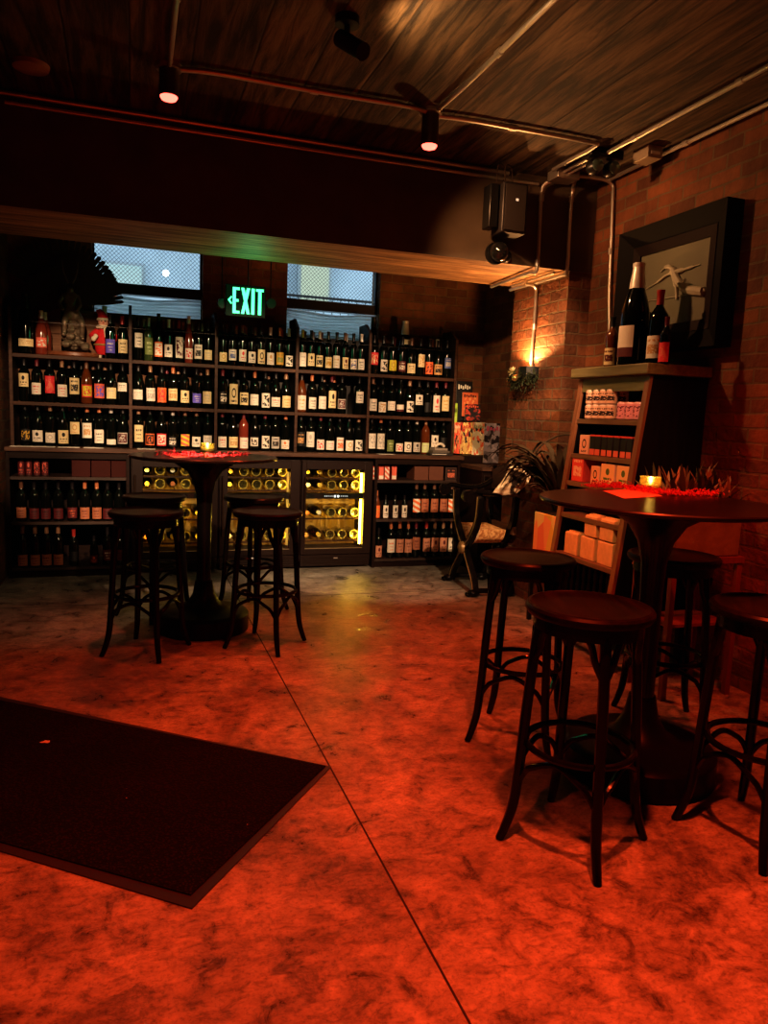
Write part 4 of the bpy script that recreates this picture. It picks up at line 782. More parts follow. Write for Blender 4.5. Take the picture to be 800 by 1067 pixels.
# ------------------------------------------------------------------ statue, figurine on the top-left shelf
bronze = flat('weathered_bronze', (.2, .15, .1), .45, .5, .5, 22, bump=.6)
YS = 6.36; sz0 = ZS[2]+.001
sx0 = onY(77, 365, YS).x
t = thing('statue', 'dark bronze statue of a winged horned figure on a rocky mound', 'statue', (sx0, YS, sz0+.041)); t.scale = (1.12, 1.0, 1.12)
def skin(name, edges, verts, radii, m, parent, sub=2):
    me = bpy.data.meshes.new(name); me.from_pydata(verts, edges, []); me.materials.append(m)
    o = bpy.data.objects.new(name, me); C.objects.link(o); o.parent = parent
    md = o.modifiers.new('skin', 'SKIN')
    for i, v in enumerate(me.skin_vertices[0].data): v.radius = (radii[i], radii[i]); v.use_root = (i == 0)
    md.use_smooth_shade = True
    s = o.modifiers.new('sub', 'SUBSURF'); s.levels = sub; s.render_levels = sub; return o
# figure: pelvis, chest, neck, head, arms, legs; crouching on a tall rock
V = [(0.0, 0, .25), (-.015, 0, .31), (-.02, 0, .37), (-.018, -.005, .405), (-.015, -.015, .44),
     (-.065, -.005, .375), (-.09, -.03, .32), (-.06, -.07, .27), (.03, -.005, .37), (.045, -.04, .31), (.02, -.08, .27),
     (-.04, -.03, .24), (-.05, -.085, .2), (-.055, -.07, .12), (-.06, -.1, .105),
     (.04, -.02, .23), (.06, -.07, .19), (.055, -.04, .1), (.065, -.07, .085)]
Eg = [(0, 1), (1, 2), (2, 3), (3, 4), (2, 5), (5, 6), (6, 7), (2, 8), (8, 9), (9, 10), (0, 11), (11, 12), (12, 13), (13, 14), (0, 15), (15, 16), (16, 17), (17, 18)]
Rd = [.04, .036, .04, .018, .03, .02, .015, .012, .02, .015, .012, .027, .022, .016, .012, .027, .022, .016, .012]
skin('figure_body', Eg, V, Rd, bronze, t)
hn = MB()
for sgn in (-1, 1): hn.tube(bezier([(-.015+sgn*.014, -.015, .462), (-.015+sgn*.03, -.01, .5), (-.015+sgn*.045, 0, .55), (-.015+sgn*.05, .0, .61)], 5), [.006]*6+[.005]*5+[.003]*5, 7)
hn.obj('horns', bronze, t)
rk = MB(); random.seed(4)
for k in range(34):
    a = random.uniform(0, 2*pi); rr = random.uniform(0, .11)*(1-k/60); z = .01+.003*k
    rk.ball((rr*cos(a), rr*sin(a)*.7, z+.02), random.uniform(.018, .035), 8, 5, 1, .8, .8)
for k in range(6): rk.ball((random.uniform(-.03, .03), random.uniform(-.01, .03), .14+.016*k), .035, 8, 5)
rk.obj('rock_mound', bronze, t, ang=20)
def wing(cx, cz, R, a0, a1, n, cy, flip=1):
    w = MB()
    for k in range(n):
        a = a0+(a1-a0)*k/(n-1); R2 = R*(1-.1*abs(2*k/(n-1)-1)); d = Vector((cos(a), 0, sin(a))); s = Vector((-sin(a), 0, cos(a)))
        wd = R2*(a1-a0)/n*.62
        p = Vector((cx, cy+.004*(k % 2), cz)); tip = p+d*R2+Vector((0, .03, 0)); mid = p+d*R2*.6+Vector((0, .02, 0))
        w.add([p-s*.004, p+s*.004, mid+s*wd*.75, tip-d*.012+s*wd*.8, tip, tip-d*.012-s*wd*.4, mid-s*wd*.75], [(0, 1, 2, 3, 4, 5, 6)])
        w.tube([p+Vector((0, -.002, 0)), tip-d*.02+Vector((0, -.003, 0))], .0022, 5)
    return w
feather = flat('brown_barred_feathers', (.035, .02, .012), .7, 0, .6, 40)
wing(.01, .33, .36, rad(8), rad(112), 19, .05).obj('wing', feather, t)
wing(-.03, .33, .30, rad(95), rad(200), 17, .055).obj('wing', feather, t)
# second, larger feather fan standing behind
fx = onY(118, 268, 6.5)
f2 = wing(0, 0, .5, rad(20), rad(150), 25, 0)
t = thing('feather_fan', 'large dark fan of long barred feathers behind the statue, before the left window', 'feather fan', (fx.x-.38, 6.47, 2.12))
f2.obj('feathers', feather, t)
MB().tube([(0, .0, -.43), (0, 0, .05)], .01, 8).obj('handle_stem', blackwood, t)
tag(MB().lathe([(0, 0), (.185, 0), (.2, .008), (.2, .028), (.19, .036), (0, .036)], c=(onY(77, 366, 6.3).x, 6.34, sz0), seg=40, sy=.62).obj('wooden_plinth', wood('reddish_plinth', (.16, .05, .02), (.3, .11, .05), .35, coat=.3)), 'round reddish wooden plinth under the bronze statue', 'plinth')
# red-coated doll
redc = flat('red_felt', (.6, .015, .02), .8, 0, .3, 40); fur = flat('cream_plush', (.8, .68, .5), .95, 0, .3, 60, bump=.6)
dx = onY(108, 365, 6.30).x
t = thing('holiday_doll', 'cloth doll in red coat, cream scarf and pointed red hat, on top left shelf', 'doll', (dx, 6.32, sz0))
MB().lathe([(0, .03), (.045, .03), (.062, .06), (.068, .11), (.06, .17), (.045, .22), (.03, .245), (0, .25)], seg=20, sy=.75).obj('coat', redc, t)
MB().tube([(-.045, -.0, .21), (-.085, -.02, .17), (-.07, -.06, .14)], [.026, .024, .02], 10).obj('sleeve', redc, t)
MB().tube([(.045, -.0, .21), (.085, -.02, .17), (.075, -.055, .14)], [.026, .024, .02], 10).obj('sleeve', redc, t)
MB().ball((-.07, -.065, .145), .02).ball((.072, -.062, .14), .018).ball((-.055, -.065, .165), .018).obj('mitten_trim', fur, t)
h = MB().ball((0, -.005, .275), .04).obj('head', flat('doll_face', (.75, .4, .28), .6), t)
MB().tube([(.04*cos(q*pi/12), .036*sin(q*pi/12)-.004, .24) for q in range(24)], .017, 8, closed=True).tube([(.01, -.04, .24), (.018, -.055, .2), (.02, -.062, .16)], [.014, .014, .012], 8).obj('scarf', fur, t)
MB().ball((-.013, -.043, .285), .005, 8, 6).ball((.013, -.043, .285), .005, 8, 6).obj('eyes', flat('bead_black', (.01, .01, .01), .2), t)
MB().ball((0, -.048, .272), .008, 8, 6).obj('nose', flat('doll_nose', (.7, .2, .15), .5), t)
MB().tube([(0, 0, .3), (-.012, 0, .335), (-.035, .0, .365), (-.05, -.005, .36)], [.042, .034, .02, .008], 16).obj('hat', redc, t)
MB().tube([(.041*cos(q*pi/12), .041*sin(q*pi/12)-.003, .3) for q in range(24)], .011, 8, closed=True).obj('hat_brim', fur, t)
MB().tube([(.068*cos(q*pi/12), .051*sin(q*pi/12), .105) for q in range(24)], .008, 8, closed=True).obj('belt', flat('gold_belt', (.6, .42, .15), .4, .5), t)
for s_ in (-1, 1): MB().tube([(s_*.025, 0, .05), (s_*.028, 0, .02), (s_*.028, -.03, .012)], [.02, .018, .013], 10).obj('boot', fur, t)
# ------------------------------------------------------------------ exit sign
EY = 5.62
a = onY(245, 328, EY); b_ = onY(273, 300, EY); cx = onY(258.5, 314, EY)
t = thing('exit_sign', 'glowing green EXIT sign with left arrow hanging under the beam', 'sign', (cx.x, EY, cx.z))
Hh = .185; Wd = .225
MB().box(-Wd/2-.05, Wd/2+.015, .0, .03, -Hh/2-.02, Hh/2+.02).obj('sign_housing', flat('black_sign_face', (.004, .008, .005), .8), t, bevel=.004)
eg = emis('exit_green', (.09, 1., .36), 2.4)
def strokes(ch, x, w, h, s):
    """letters as bars in X-Z"""
    m = MB()
    def bar(x0, z0, x1, z1): m.box(x+x0, x+x1, -.004, -.0005, z0, z1)
    def dg(xa, za, xb, zb):
        m.prism([(x+xa-s*.5, za), (x+xa+s*.5, za), (x+xb+s*.5, zb), (x+xb-s*.5, zb)], 'Y', -.004, -.0005)
    if ch == 'E': bar(0, -h/2, s, h/2); bar(s, -h/2, w, -h/2+s*.8); bar(s, h/2-s*.8, w, h/2); bar(s, -s*.4, w*.85, s*.4)
    if ch == 'X': dg(s*.5, -h/2, w-s*.5, h/2); dg(w-s*.5, -h/2, s*.5, h/2)
    if ch == 'I': bar(0, -h/2, s, h/2)
    if ch == 'T': bar(0, h/2-s*.8, w, h/2); bar(w/2-s/2, -h/2, w/2+s/2, h/2-s*.8)
    return m
xx = -Wd/2
for ch, w in (('E', .05), ('X', .064), ('I', .0225), ('T', .055)):
    strokes(ch, xx, w, Hh, .0225).obj('letter', eg, t); xx += w+.011
m = MB(); m.prism([(-Wd/2-.035, 0), (-Wd/2-.012, .028), (-Wd/2-.004, .022), (-Wd/2-.02, 0), (-Wd/2-.004, -.022), (-Wd/2-.012, -.028)], 'Y', -.004, -.0005); m.obj('arrow', eg, t)
MB().tube([(0, .015, Hh/2+.02), (0, .015, CZ-cx.z-.01)], .004, 6).obj('hanging_rod', blackmetal, t)
MB().lathe([(0, 0), (.03, 0), (.03, .012), (0, .012)], c=(0, .015, CZ-cx.z-.014)).obj('ceiling_plate', blackmetal, t)
for s_, px in ((-1, 232), (1, 283)):
    q = onY(px, 316, EY+.03)
    tt = thing('emergency_lamp', 'small dark emergency lamp head %s of the exit sign' % ('left' if s_ < 0 else 'right'), 'lamp', tuple(q), 0, 'emergency lamp heads')
    MB().lathe([(0, 0), (.035, 0), (.04, -.03), (.02, -.06), (0, -.06)], axis='Y', seg=20).obj('lamp_head', flat('grey_lamp_plastic', (.02, .022, .018), .6), tt)
    MB().tube([(0, .05, 0), (-s_*.04, .05, .02)], .006, 6).tube([(0, .05, 0), (0, .055, .3), (0, .055, CZ-q.z)], .004, 6).obj('bracket', blackmetal, tt)
# ------------------------------------------------------------------ side ledge with magazines
tag(MB().box(2.83, ARX-.01, 5.72, 6.57, .895, .93).obj('side_ledge', countermat, bevel=.003), 'low wooden side ledge between the worktop and the brick pier', 'ledge')
t = thing('ledge_cabinet', 'dark plain cabinet under the side ledge behind the armchair', 'cabinet', (2.84, 5.75, 0))
MB().box(0, ARX-.02-2.84, 0, .8, 0, .893).obj('cabinet_body', cabwood, t); 
MB().box(.02, .16, -.012, -.001, .05, .86).obj('cabinet_door', cabwood, t, bevel=.003); MB().box(.18, .32, -.012, -.001, .05, .86).obj('cabinet_door', cabwood, t, bevel=.003)
def magazine(pxs, Y, cols, lab, tilt=.0, group='magazines on the side ledge display', name='magazine', style='art', lean=.05):
    x0_, x1_, yb, yt = pxs
    a = onY(x0_, yb, Y); b_ = onY(x1_, yb, Y); c = onY((x0_+x1_)/2, yt, Y)
    t = thing(name, lab, 'magazine', ((a.x+b_.x)/2, Y, (a.z+b_.z)/2), 0, group); w = b_.x-a.x; h = c.z-(a.z+b_.z)/2
    o = MB().box(-w/2, w/2, 0, .006, 0, h).obj('pages', flat('page_edges', (.6, .5, .35), .7), t)
    q = MB().quad((-w/2, -.0006, 0), (w/2, -.0006, 0), (w/2, -.0006, h), (-w/2, -.0006, h)).obj('cover', label_mat(cols[0], cols[1], style), t)
    nm = MB()   # chunky illegible masthead
    k = 0
    for j in range(6):
        x = -w*.4+j*w*.135; nm.box(x, x+w*.09, -.0016, -.0009, h*(.8+.02*(j % 2)), h*(.92-.02*(j % 3)))
    nm.obj('masthead', flat('masthead_'+cols[2], cols[2], .6), t)
    t.rotation_euler = (-lean, tilt, 0); return t
magazine((474.5, 491, 440, 397), 6.41, ('#0c0b0b', '#1a1514', '#f4ecd8'), 'tall black magazine with cream title, topmost at the back of the display', style='pic')
magazine((481, 497.5, 434, 409), 6.375, ('#d8693a', '#e89a5a', '#20100c'), 'orange magazine with a dark title in front of the black one')
magazine((484, 500, 439, 421), 6.34, ('#1c1010', '#c7452f', '#e8653f'), 'dark framed magazine with coral title below the orange one', style='collage')
magazine((471.5, 475, 471.5, 420), 6.33, ('#b8dc4a', '#d8e87a', '#20300c'), 'narrow lime green booklet at the left of the display', style='lines')
magazine((472.5, 479, 472.5, 440), 6.30, ('#d8523a', '#e8b07a', '#f0e0c0'), 'red and cream comic booklet at the lower left of the display', style='collage')
magazine((479, 491.5, 473, 440), 6.30, ('#d9b46a', '#b8402e', '#c23a2a'), 'cream and red comic booklet in the lower middle of the display', style='collage')
magazine((491.5, 505, 474, 440), 6.30, ('#cfc6a4', '#d8643a', '#8a9a70'), 'pale green and orange comic booklet in the lower right of the display', style='collage')
magazine((503, 527, 482.5, 441), 6.15, ('#9a8f96', '#241c22', '#b8506a'), 'busy grey and pink comic sheet leaning at the right end', tilt=.0, style='collage', lean=.02)
ra, rb = onY(475, 440, 6.4), onY(491, 440, 6.4); rc, rd = onY(482, 437, 6.34), onY(500, 439, 6.34)
tag(MB().box(ra.x, rb.x, 6.395, 6.5, 1.001, (ra.z+rb.z)/2-.006).box(rc.x, rd.x, 6.325, 6.39, 1.001, (rc.z+rd.z)/2-.004).obj('stepped_rack', cabwood), 'dark stepped rack behind the comic booklets on the side ledge', 'rack')
tag(MB().box(2.822, 3.15, 6.19, 6.5, .9305, 1.0).obj('display_tray', cabwood), 'dark tray holding the upright magazines on the side ledge', 'tray')
bx = thing('book_stack', 'x', 'book')
bpy.data.objects.remove(bx)
for k, (pa, pb, yb, yt, c, lab) in enumerate([(447.5, 471, 473.5, 470, (.02, .018, .016), 'black book with white spine lettering, bottom of the counter stack'), (450, 468, 470, 467.5, (.12, .1, .08), 'grey brown book in the middle of the counter stack'), (452, 466, 467.5, 465.3, (.3, .25, .2), 'pale book at the top of the counter stack')]):
    a = onY(pa, yb, CY0+.02); b_ = onY(pb, yb, CY0+.02); zz = 1.0015+k*.022
    t = thing('book', lab, 'book', (a.x, CY0+.0, zz), rad(2*k), 'books stacked on the worktop'); w = b_.x-a.x
    MB().box(0, w, 0, .1, 0, .021).obj('book_cover', flat('book_cover_%d' % k, c, .5), t, bevel=.002)
    if k == 0:
        q = MB()
        for j in range(13): q.box(.02+j*.0105, .027+j*.0105, -.001, -.0002, .007, .014)
        q.obj('spine_lettering', flat('spine_white', (.8, .78, .7), .6), t)
a = onY(459, 466, CY0+.03)
tag(MB().tube(bezier([(a.x-.05, CY0+.05, 1.07), (a.x-.02, CY0+.045, 1.1), (a.x+.02, CY0+.05, 1.1), (a.x+.05, CY0+.06, 1.075)], 6), [.004]+[.012]*17+[.004], 10).obj('banana_shaped_ornament', flat('pale_ceramic', (.75, .68, .55), .4)), 'small pale curved ornament on top of the counter book stack', 'ornament')
# bottles on top of rightmost bay (behind)
a = onY(421.5, 338, 6.44); bottle(a.x, 6.415, ZS[2]+.001, 'chp', 'd', 'w', ('c', 't', 'n'), (.2, .23), .8, 0, 1.42, 'very tall dark bottle with pale capsule behind the rightmost bay', None)
a = onY(389.5, 350, 6.4); bottle(a.x, 6.42, ZS[2]+.001, 'rsl', 'd', 'k', None, sc=1.35, label='very tall slim dark bottle rising before the right window')
for k, px in enumerate((447.5, 451, 454.7)):
    a = onY(px, 362, 6.4); bottle(a.x, 6.38+.05*(k % 2), ZS[2]+.001, 'bdx', 'd', 'tow'[k], None, sc=1.05, label='back bottle with %s neck, %s of three, rightmost top shelf' % (CN['tow'[k]], ORD[k]), group='three bottles at the back right')
# ------------------------------------------------------------------ armchair (X framed)
goldedge = flat('worn_gilt_edge', (.25, .16, .06), .45, .3)
A = Vector((2.45, 4.95, 0)); Bv = Vector((2.49, 5.50, 0)); ax = (A-Bv).normalized(); Wc = (A-Bv).length
ang = math.atan2(ax.y, ax.x)     # local +x runs from far side to near side
t = thing('armchair', 'dark carved X framed armchair with lion paw feet beside the pier', 'armchair', ((A+Bv)/2).to_tuple(), ang)
D = .29    # local +y is the back (pointing to the wall side)
w2 = Wc/2
def ribbon(path, wd, th, m, name, par):
    """curved plank: path in x,z; extruded along y"""
    mb = MB(); n = len(path); P = [Vector((p[0], 0, p[2])) for p in path]; y0 = path[0][1]
    vs = []
    for i in range(n):
        tn = (P[min(i+1, n-1)]-P[max(i-1, 0)]).normalized(); nr = Vector((-tn.z, 0, tn.x)); ww = wd[i] if isinstance(wd, list) else wd
        for s_, yy in ((-1, -th/2), (1, -th/2), (1, th/2), (-1, th/2)): q = P[i]+nr*ww/2*s_; vs.append((q.x, y0+yy, q.z))
    fs = [(0, 1, 2, 3), ((n-1)*4+3, (n-1)*4+2, (n-1)*4+1, (n-1)*4)]
    for i in range(n-1):
        for k in range(4): fs.append((i*4+k, (i+1)*4+k, (i+1)*4+(k+1) % 4, i*4+(k+1) % 4))
    mb.add(vs, fs); return mb.obj(name, m, par, bevel=.004)
for yy, nm in ((0, 'front'), (D, 'back')):
    for s_ in (-1, 1):
        path = bezier([(s_*w2*.98, yy, .03), (s_*w2*.8, yy, .12), (s_*w2*.35, yy, .24), (0, yy, .33), (-s_*w2*.5, yy, .44), (-s_*w2*.86, yy, .58), (-s_*w2*.95, yy, .76)], 6)
        ribbon(path, .06, .04, blackwood, 'cross_leg', t)
        ribbon([(p.x, yy-.023, p.z) for p in path], .012, .006, goldedge, 'gilt_edge', t) if yy == 0 else None
        paw = MB().ball((s_*w2, yy-.02, .028), .035, 12, 8, 1.1, 1.4, .8)
        for j in range(3): paw.ball((s_*w2+(j-1)*.02, yy-.065, .018), .015, 8, 6)
        paw.obj('paw_foot', blackwood, t)
    MB().lathe([(0, .035), (.03, .033), (.045, .024), (.05, 0), (0, 0)], c=(0, yy-.02, .33), axis='Y', seg=20).obj('rosette', goldedge if yy == 0 else blackwood, t)
for s_ in (-1, 1):
    MB().tube([(s_*w2, 0, .045), (s_*w2, D, .045)], .02, 8).obj('floor_rail', blackwood, t)
    arm = bezier([(s_*w2*.95, -.1, .775), (s_*w2*.95, -.04, .8), (s_*w2*.95, .08, .785), (s_*w2*.95, .2, .79), (s_*w2*.93, .32, .86), (s_*w2*.9, D+.03, .97)], 6)
    MB().tube(arm, [.034]*4+[.028]*20+[.022]*7, 10, flat=.75).obj('arm_rest', blackwood, t)
    MB().lathe([(0, -.03), (.045, -.03), (.05, 0), (.045, .03), (0, .03)], c=(s_*w2*.95, -.1, .765), axis='X', seg=20).obj('arm_scroll', blackwood, t)
orange = None
def citrus():
    m, n, l, b = newmat('orange_slice_print'); tc = n.new('ShaderNodeTexCoord'); sp = n.new('ShaderNodeSeparateXYZ'); l.new(tc.outputs['Object'], sp.inputs[0])
    w = n.new('ShaderNodeTexNoise'); w.inputs['Scale'].default_value = 45; l.new(tc.outputs['Object'], w.inputs['Vector'])
    cr = n.new('ShaderNodeValToRGB'); cr.color_ramp.elements[0].position = .42; cr.color_ramp.elements[0].color = (.55, .2, .06, 1); cr.color_ramp.elements[1].position = .6; cr.color_ramp.elements[1].color = (.95, .58, .24, 1)
    l.new(w.outputs['Fac'], cr.inputs[0]); l.new(cr.outputs[0], b.inputs['Base Color']); b.inputs['Roughness'].default_value = .7; return m
orm = citrus()
# sling seat: half-moon end visible through the front X, printed like a slice of fruit
seat = MB(); pts = [(-.2+.4*k/16, .50-.0-.13*math.sqrt(max(0, 1-((k-8)/8)**2))) for k in range(17)]
seat.prism(pts, 'Y', .03, D-.04); seat.obj('seat_cushion', orm, t)
rind = MB().tube([(x, .028, z) for x, z in pts], .009, 6); rind.obj('seat_piping', flat('pale_rind', (.85, .6, .35), .6), t)
seg_ = MB()
for k in range(7):
    q = pi*(k+.5)/7; seg_.tube([(0, .027, .498), (.17*cos(q), .027, .50-.105*sin(q))], .0035, 5)
seg_.obj('slice_ribs', flat('pale_rind', (.85, .6, .35), .6), t)
MB().box(-w2*.93, w2*.93, D-.01, D+.02, .47, .53).obj('back_rail', wood('mid_brown_rail', (.08, .03, .015), (.16, .07, .03), .5), t)
# back support between rear posts
bk = MB(); vs = []; 
MB().prism([(-w2*.9, .78), (w2*.9, .78), (w2*.9, .93), (w2*.4, .97), (0, 1.0), (-w2*.4, .97), (-w2*.9, .93)], 'Y', D+.01, D+.035).obj('back_rest', wood('carved_back', (.02, .01, .006), (.05, .025, .015), .4), t)
# hide draped over the near arm
def hide_mat():
    m, n, l, b = newmat('pale_streaked_hide'); tc = n.new('ShaderNodeTexCoord'); mp = n.new('ShaderNodeMapping'); mp.inputs['Scale'].default_value = (3, 7, 4); mp.inputs['Rotation'].default_value = (0, .5, .5)
    l.new(tc.outputs['Object'], mp.inputs[0]); w = n.new('ShaderNodeTexNoise'); w.inputs['Scale'].default_value = 1.6; w.inputs['Detail'].default_value = 5; l.new(mp.outputs[0], w.inputs['Vector'])
    cr = n.new('ShaderNodeValToRGB'); cr.color_ramp.elements[0].position = .40; cr.color_ramp.elements[0].color = (.03, .015, .01, 1); cr.color_ramp.elements[1].position = .44; cr.color_ramp.elements[1].color = (.8, .62, .42, 1)
    l.new(w.outputs['Fac'], cr.inputs[0]); l.new(cr.outputs[0], b.inputs['Base Color']); b.inputs['Roughness'].default_value = .9; return m
hm = MB(); nu, nv = 16, 14; vs = []
TL, TR, BR, BL = onY(530, 482, 4.90), onY(556, 490, 4.82), onY(538, 514, 4.80), onY(514, 515, 4.86)
for i in range(nu+1):
    for j in range(nv+1):
        u, v = i/nu, j/nv; q = TL.lerp(TR, u).lerp(BL.lerp(BR, u), v)
        vs.append((q.x+.01*sin(v*6+u*4), q.y-.05*sin(pi*v)+.014*sin(u*14+v*3), q.z+.012*sin(u*9+v*7)))
hm.add(vs, [(i*(nv+1)+j, (i+1)*(nv+1)+j, (i+1)*(nv+1)+j+1, i*(nv+1)+j+1) for i in range(nu) for j in range(nv)])
o = hm.obj('draped_hide', hide_mat()); tag(o, 'pale hide with dark streaks draped over the near arm of the armchair', 'throw')
so = o.modifiers.new('solid', 'SOLIDIFY'); so.thickness = .012
# ------------------------------------------------------------------ potted plant between chair and bookcase
leafm = flat('dark_olive_leaf', (.06, .04, .022), .6, 0, .5, 12, spec=.15)
def leaf(mb, base, tip, w, sag=.1, n=7, twist=0):
    b0, t0 = Vector(base), Vector(tip); d = t0-b0; sd = d.cross(Vector((0, 0, 1)))
    sd = sd.normalized() if sd.length > 1e-4 else Vector((1, 0, 0))
    vs = []
    for i in range(n+1):
        u = i/n; p = b0+d*u+Vector((0, 0, sag*4*u*(1-u))); ww = w*sin(pi*min(1, .08+u*.92))**.7*.5 if i < n else .0005
        vs += [p-sd*ww, p+Vector((0, 0, -ww*.35)), p+sd*ww]
    fs = []
    for i in range(n): a_ = i*3; fs += [(a_, a_+1, a_+4, a_+3), (a_+1, a_+2, a_+5, a_+4)]
    mb.add(vs, fs)
PX = onY(577, 560, 4.18); px_, py_ = PX.x, 4.18
px_ = 2.655
t = thing('potted_plant', 'plant with long dark arching leaves in a yellow and coral patterned box', 'potted plant', (px_, py_, 0))
def patt():
    m, n, l, b = newmat('yellow_coral_pattern'); tc = n.new('ShaderNodeTexCoord'); v = n.new('ShaderNodeTexVoronoi'); v.inputs['Scale'].default_value = 14
    mp = n.new('ShaderNodeMapping'); mp.inputs['Scale'].default_value = (1, 1, .3); mp.inputs['Rotation'].default_value = (.4, .4, 0); l.new(tc.outputs['Object'], mp.inputs[0]); l.new(mp.outputs[0], v.inputs['Vector'])
    cr = n.new('ShaderNodeValToRGB'); cr.color_ramp.interpolation = 'CONSTANT'; e = cr.color_ramp.elements
    e[0].color = (.75, .5, .08, 1); e[1].position = .35; e[1].color = (.8, .22, .1, 1); x = e.new(.65); x.color = (.85, .35, .12, 1); x = e.new(.85); x.color = (.8, .62, .2, 1)
    sp = n.new('ShaderNodeSeparateColor'); l.new(v.outputs['Color'], sp.inputs[0]); l.new(sp.outputs[0], cr.inputs[0]); l.new(cr.outputs[0], b.inputs['Base Color']); b.inputs['Roughness'].default_value = .7; return m
MB().prism([(-.12, -.13), (.12, -.13), (.12, .13), (-.12, .13)], 'Z', .46, .74).obj('planter_box', patt(), t, bevel=.004)
st_ = MB().box(-.13, .13, -.14, .14, .42, .458)
for a_, b2 in ((-1, -1), (1, -1), (-1, 1), (1, 1)): st_.box(a_*.115-.012, a_*.115+.012, b2*.125-.012, b2*.125+.012, 0, .42)
st_.obj('stand', cabwood, t)
MB().box(-.11, .11, -.12, .12, .74, .745).obj('soil', flat('dark_soil', (.02, .012, .008), .95), t)
lv = MB(); random.seed(8)
for k in range(74):
    a_ = random.uniform(0, 2*pi); R_ = random.uniform(.1, .26); zz = random.uniform(.85, 1.22)
    long_ = k < 30
    tx = R_*cos(a_); ty = R_*sin(a_)
    if long_: tx = random.uniform(-.38, -.02); ty = random.uniform(.2, .72); zz = random.uniform(.84, 1.1)
    tx = min(tx, 2.93-px_) if ty < .3 else min(tx, 2.77-px_); ty = max(ty, -.2)
    leaf(lv, (random.uniform(-.03, .03), random.uniform(-.03, .03), .75), (tx, ty, zz), random.uniform(.03, .055), random.uniform(.14, .26) if long_ else random.uniform(.03, .1), 9)
lv.obj('foliage', leafm, t)
MB().tube(bezier([(.03, .12, .72), (.02, .3, .95), (.03, .42, 1.12), (.05, .2, 1.24), (.07, .0, 1.25), (.1, -.1, 1.2)], 8), .007, 6).obj('arched_branch', flat('bare_branch', (.07, .04, .02), .7), t)
# ------------------------------------------------------------------ bookcase on the right wall
BX1 = RX-.01; BYn, BYf = 3.30, 3.95
def fx_(z): return 2.40+(2.585-2.40)*(z/1.62)     # leaning front
t = thing('bookcase', 'tall leaning front wooden display bookcase against the right brick wall', 'bookcase')
for y0 in (BYn, BYf-.028):
    MB().prism([(fx_(.22), .22), (BX1, .22), (BX1, 1.60), (fx_(1.6), 1.60)], 'Y', y0, y0+.028).obj('side_panel', wood('shaded_side', (.004, .002, .002), (.008, .004, .003), .7, axis='Z', spec=.1), t)  # near black: the shade on the bookcase sides is in the colour
    MB().prism([(fx_(.0)-.008, 0), (fx_(0)+.014, 0), (fx_(1.6)+.012, 1.598), (fx_(1.6)-.008, 1.598)], 'Y', y0-.004, y0+.034).obj('front_stile', wood('red_brown_stile', (.13, .045, .02), (.24, .095, .04), .4, axis='Z'), t)
    MB().box(BX1-.04, BX1, y0, y0+.03, 0, .219).obj('leg', cabwood, t)
MB().box(fx_(1.6)-.05, BX1, BYn-.03, BYf+.04, 1.602, 1.66).obj('top_board', wood('greenish_top', (.1, .075, .03), (.2, .15, .06), .45, axis='Y'), t, bevel=.006)
MB().box(fx_(1.56)-.003, fx_(1.56)+.02, BYn+.035, BYf-.035, 1.52, 1.6).obj('frieze', wood('greenish_frieze', (.09, .075, .03), (.18, .15, .06), .5, axis='Y'), t)
BZ = [.55, .79, .985, 1.15, 1.36]
for z in BZ: MB().box(fx_(z)-.002, BX1-.002, BYn+.029, BYf-.029, z-.028, z).obj('shelf_board', bookwood, t, bevel=.002)
MB().box(BX1-.012, BX1-.001, BYn+.029, BYf-.029, .25, 1.6).obj('back_panel', wood('dark_book_back', (.015, .008, .005), (.03, .015, .01), .6, axis='Z'), t)
MB().box(fx_(.25), fx_(.25)+.03, BYn+.03, BYf-.03, .2, .25).obj('bottom_rail', bookwood, t)
for k in range(10):
    y = BYn+.07+k*(BYf-BYn-.14)/9
    MB().lathe([(.008, .25), (.012, .28), (.008, .3), (.011, .36), (.014, .40), (.008, .44), (.012, .47), (.008, .52)], c=(fx_(.4)+.02, y, 0), seg=10).obj('spindle', blackwood, t)
# contents; Y positions from the far end to the near one
def Yof(px, z, dx=0): return onX(px, 500, fx_(z)+dx).y
def yat(px, py, z, dx=.03):
    return onX(px, py, fx_(z)+dx).y
RB = {.55: (589, 655), .79: (590, 660), .985: (598, 671), 1.15: (605, 673), 1.36: (609, 679)}
def lin(px, z): a_, b2 = RB[z]; u = (px-a_)/(b2-a_); u = u+.10*u*(1-u); return BYf-.032-u*(BYf-BYn-.064)
canw = label_mat('#e8b090', '#2a1512', 'pic')
def can(y, x, z, r, h, m, lab, grp, top=(.6, .55, .5)):
    t = thing('drink_can', lab, 'can', (x, y, z), rad(-70), grp)
    MB().lathe([(0, 0), (r*.8, 0), (r, .006), (r, h-.008), (r*.85, h), (0, h-.002)], seg=18).obj('can_shell', flat('can_%s' % grp[:6], top, .4, .1), t)
    MB().patch(r+.0005, .008, h-.01, -pi, 0, 16).obj('printed_wrap', m, t)
for tier in range(2):
    for k in range(4):
        y = 0
        y = lin(640-7.6*(3-k), 1.36)
        for dd in range(2):
            can(y, fx_(1.36)+.04+dd*.075, BZ[4]+.001+tier*.086, .033, .085, canw, '%s cream drink can, %s from left, %s tier of the bookcase stack' % ('front' if dd == 0 else 'rear', ORD[k], ['lower', 'upper'][tier]), 'creamy drink cans stacked on the top shelf of the bookcase', (.75, .5, .38))
for k, px in enumerate((653.5, 662.5, 672)):
    can(lin(px, 1.36), fx_(1.36)+.04, BZ[4]+.001, .034, .098, label_mat('#d88a8e', '#6a1a2a', 'art'), 'pink and dark red drink can, %s from left on the top shelf' % ORD[k], 'pink drink cans in the bookcase', (.7, .35, .33))
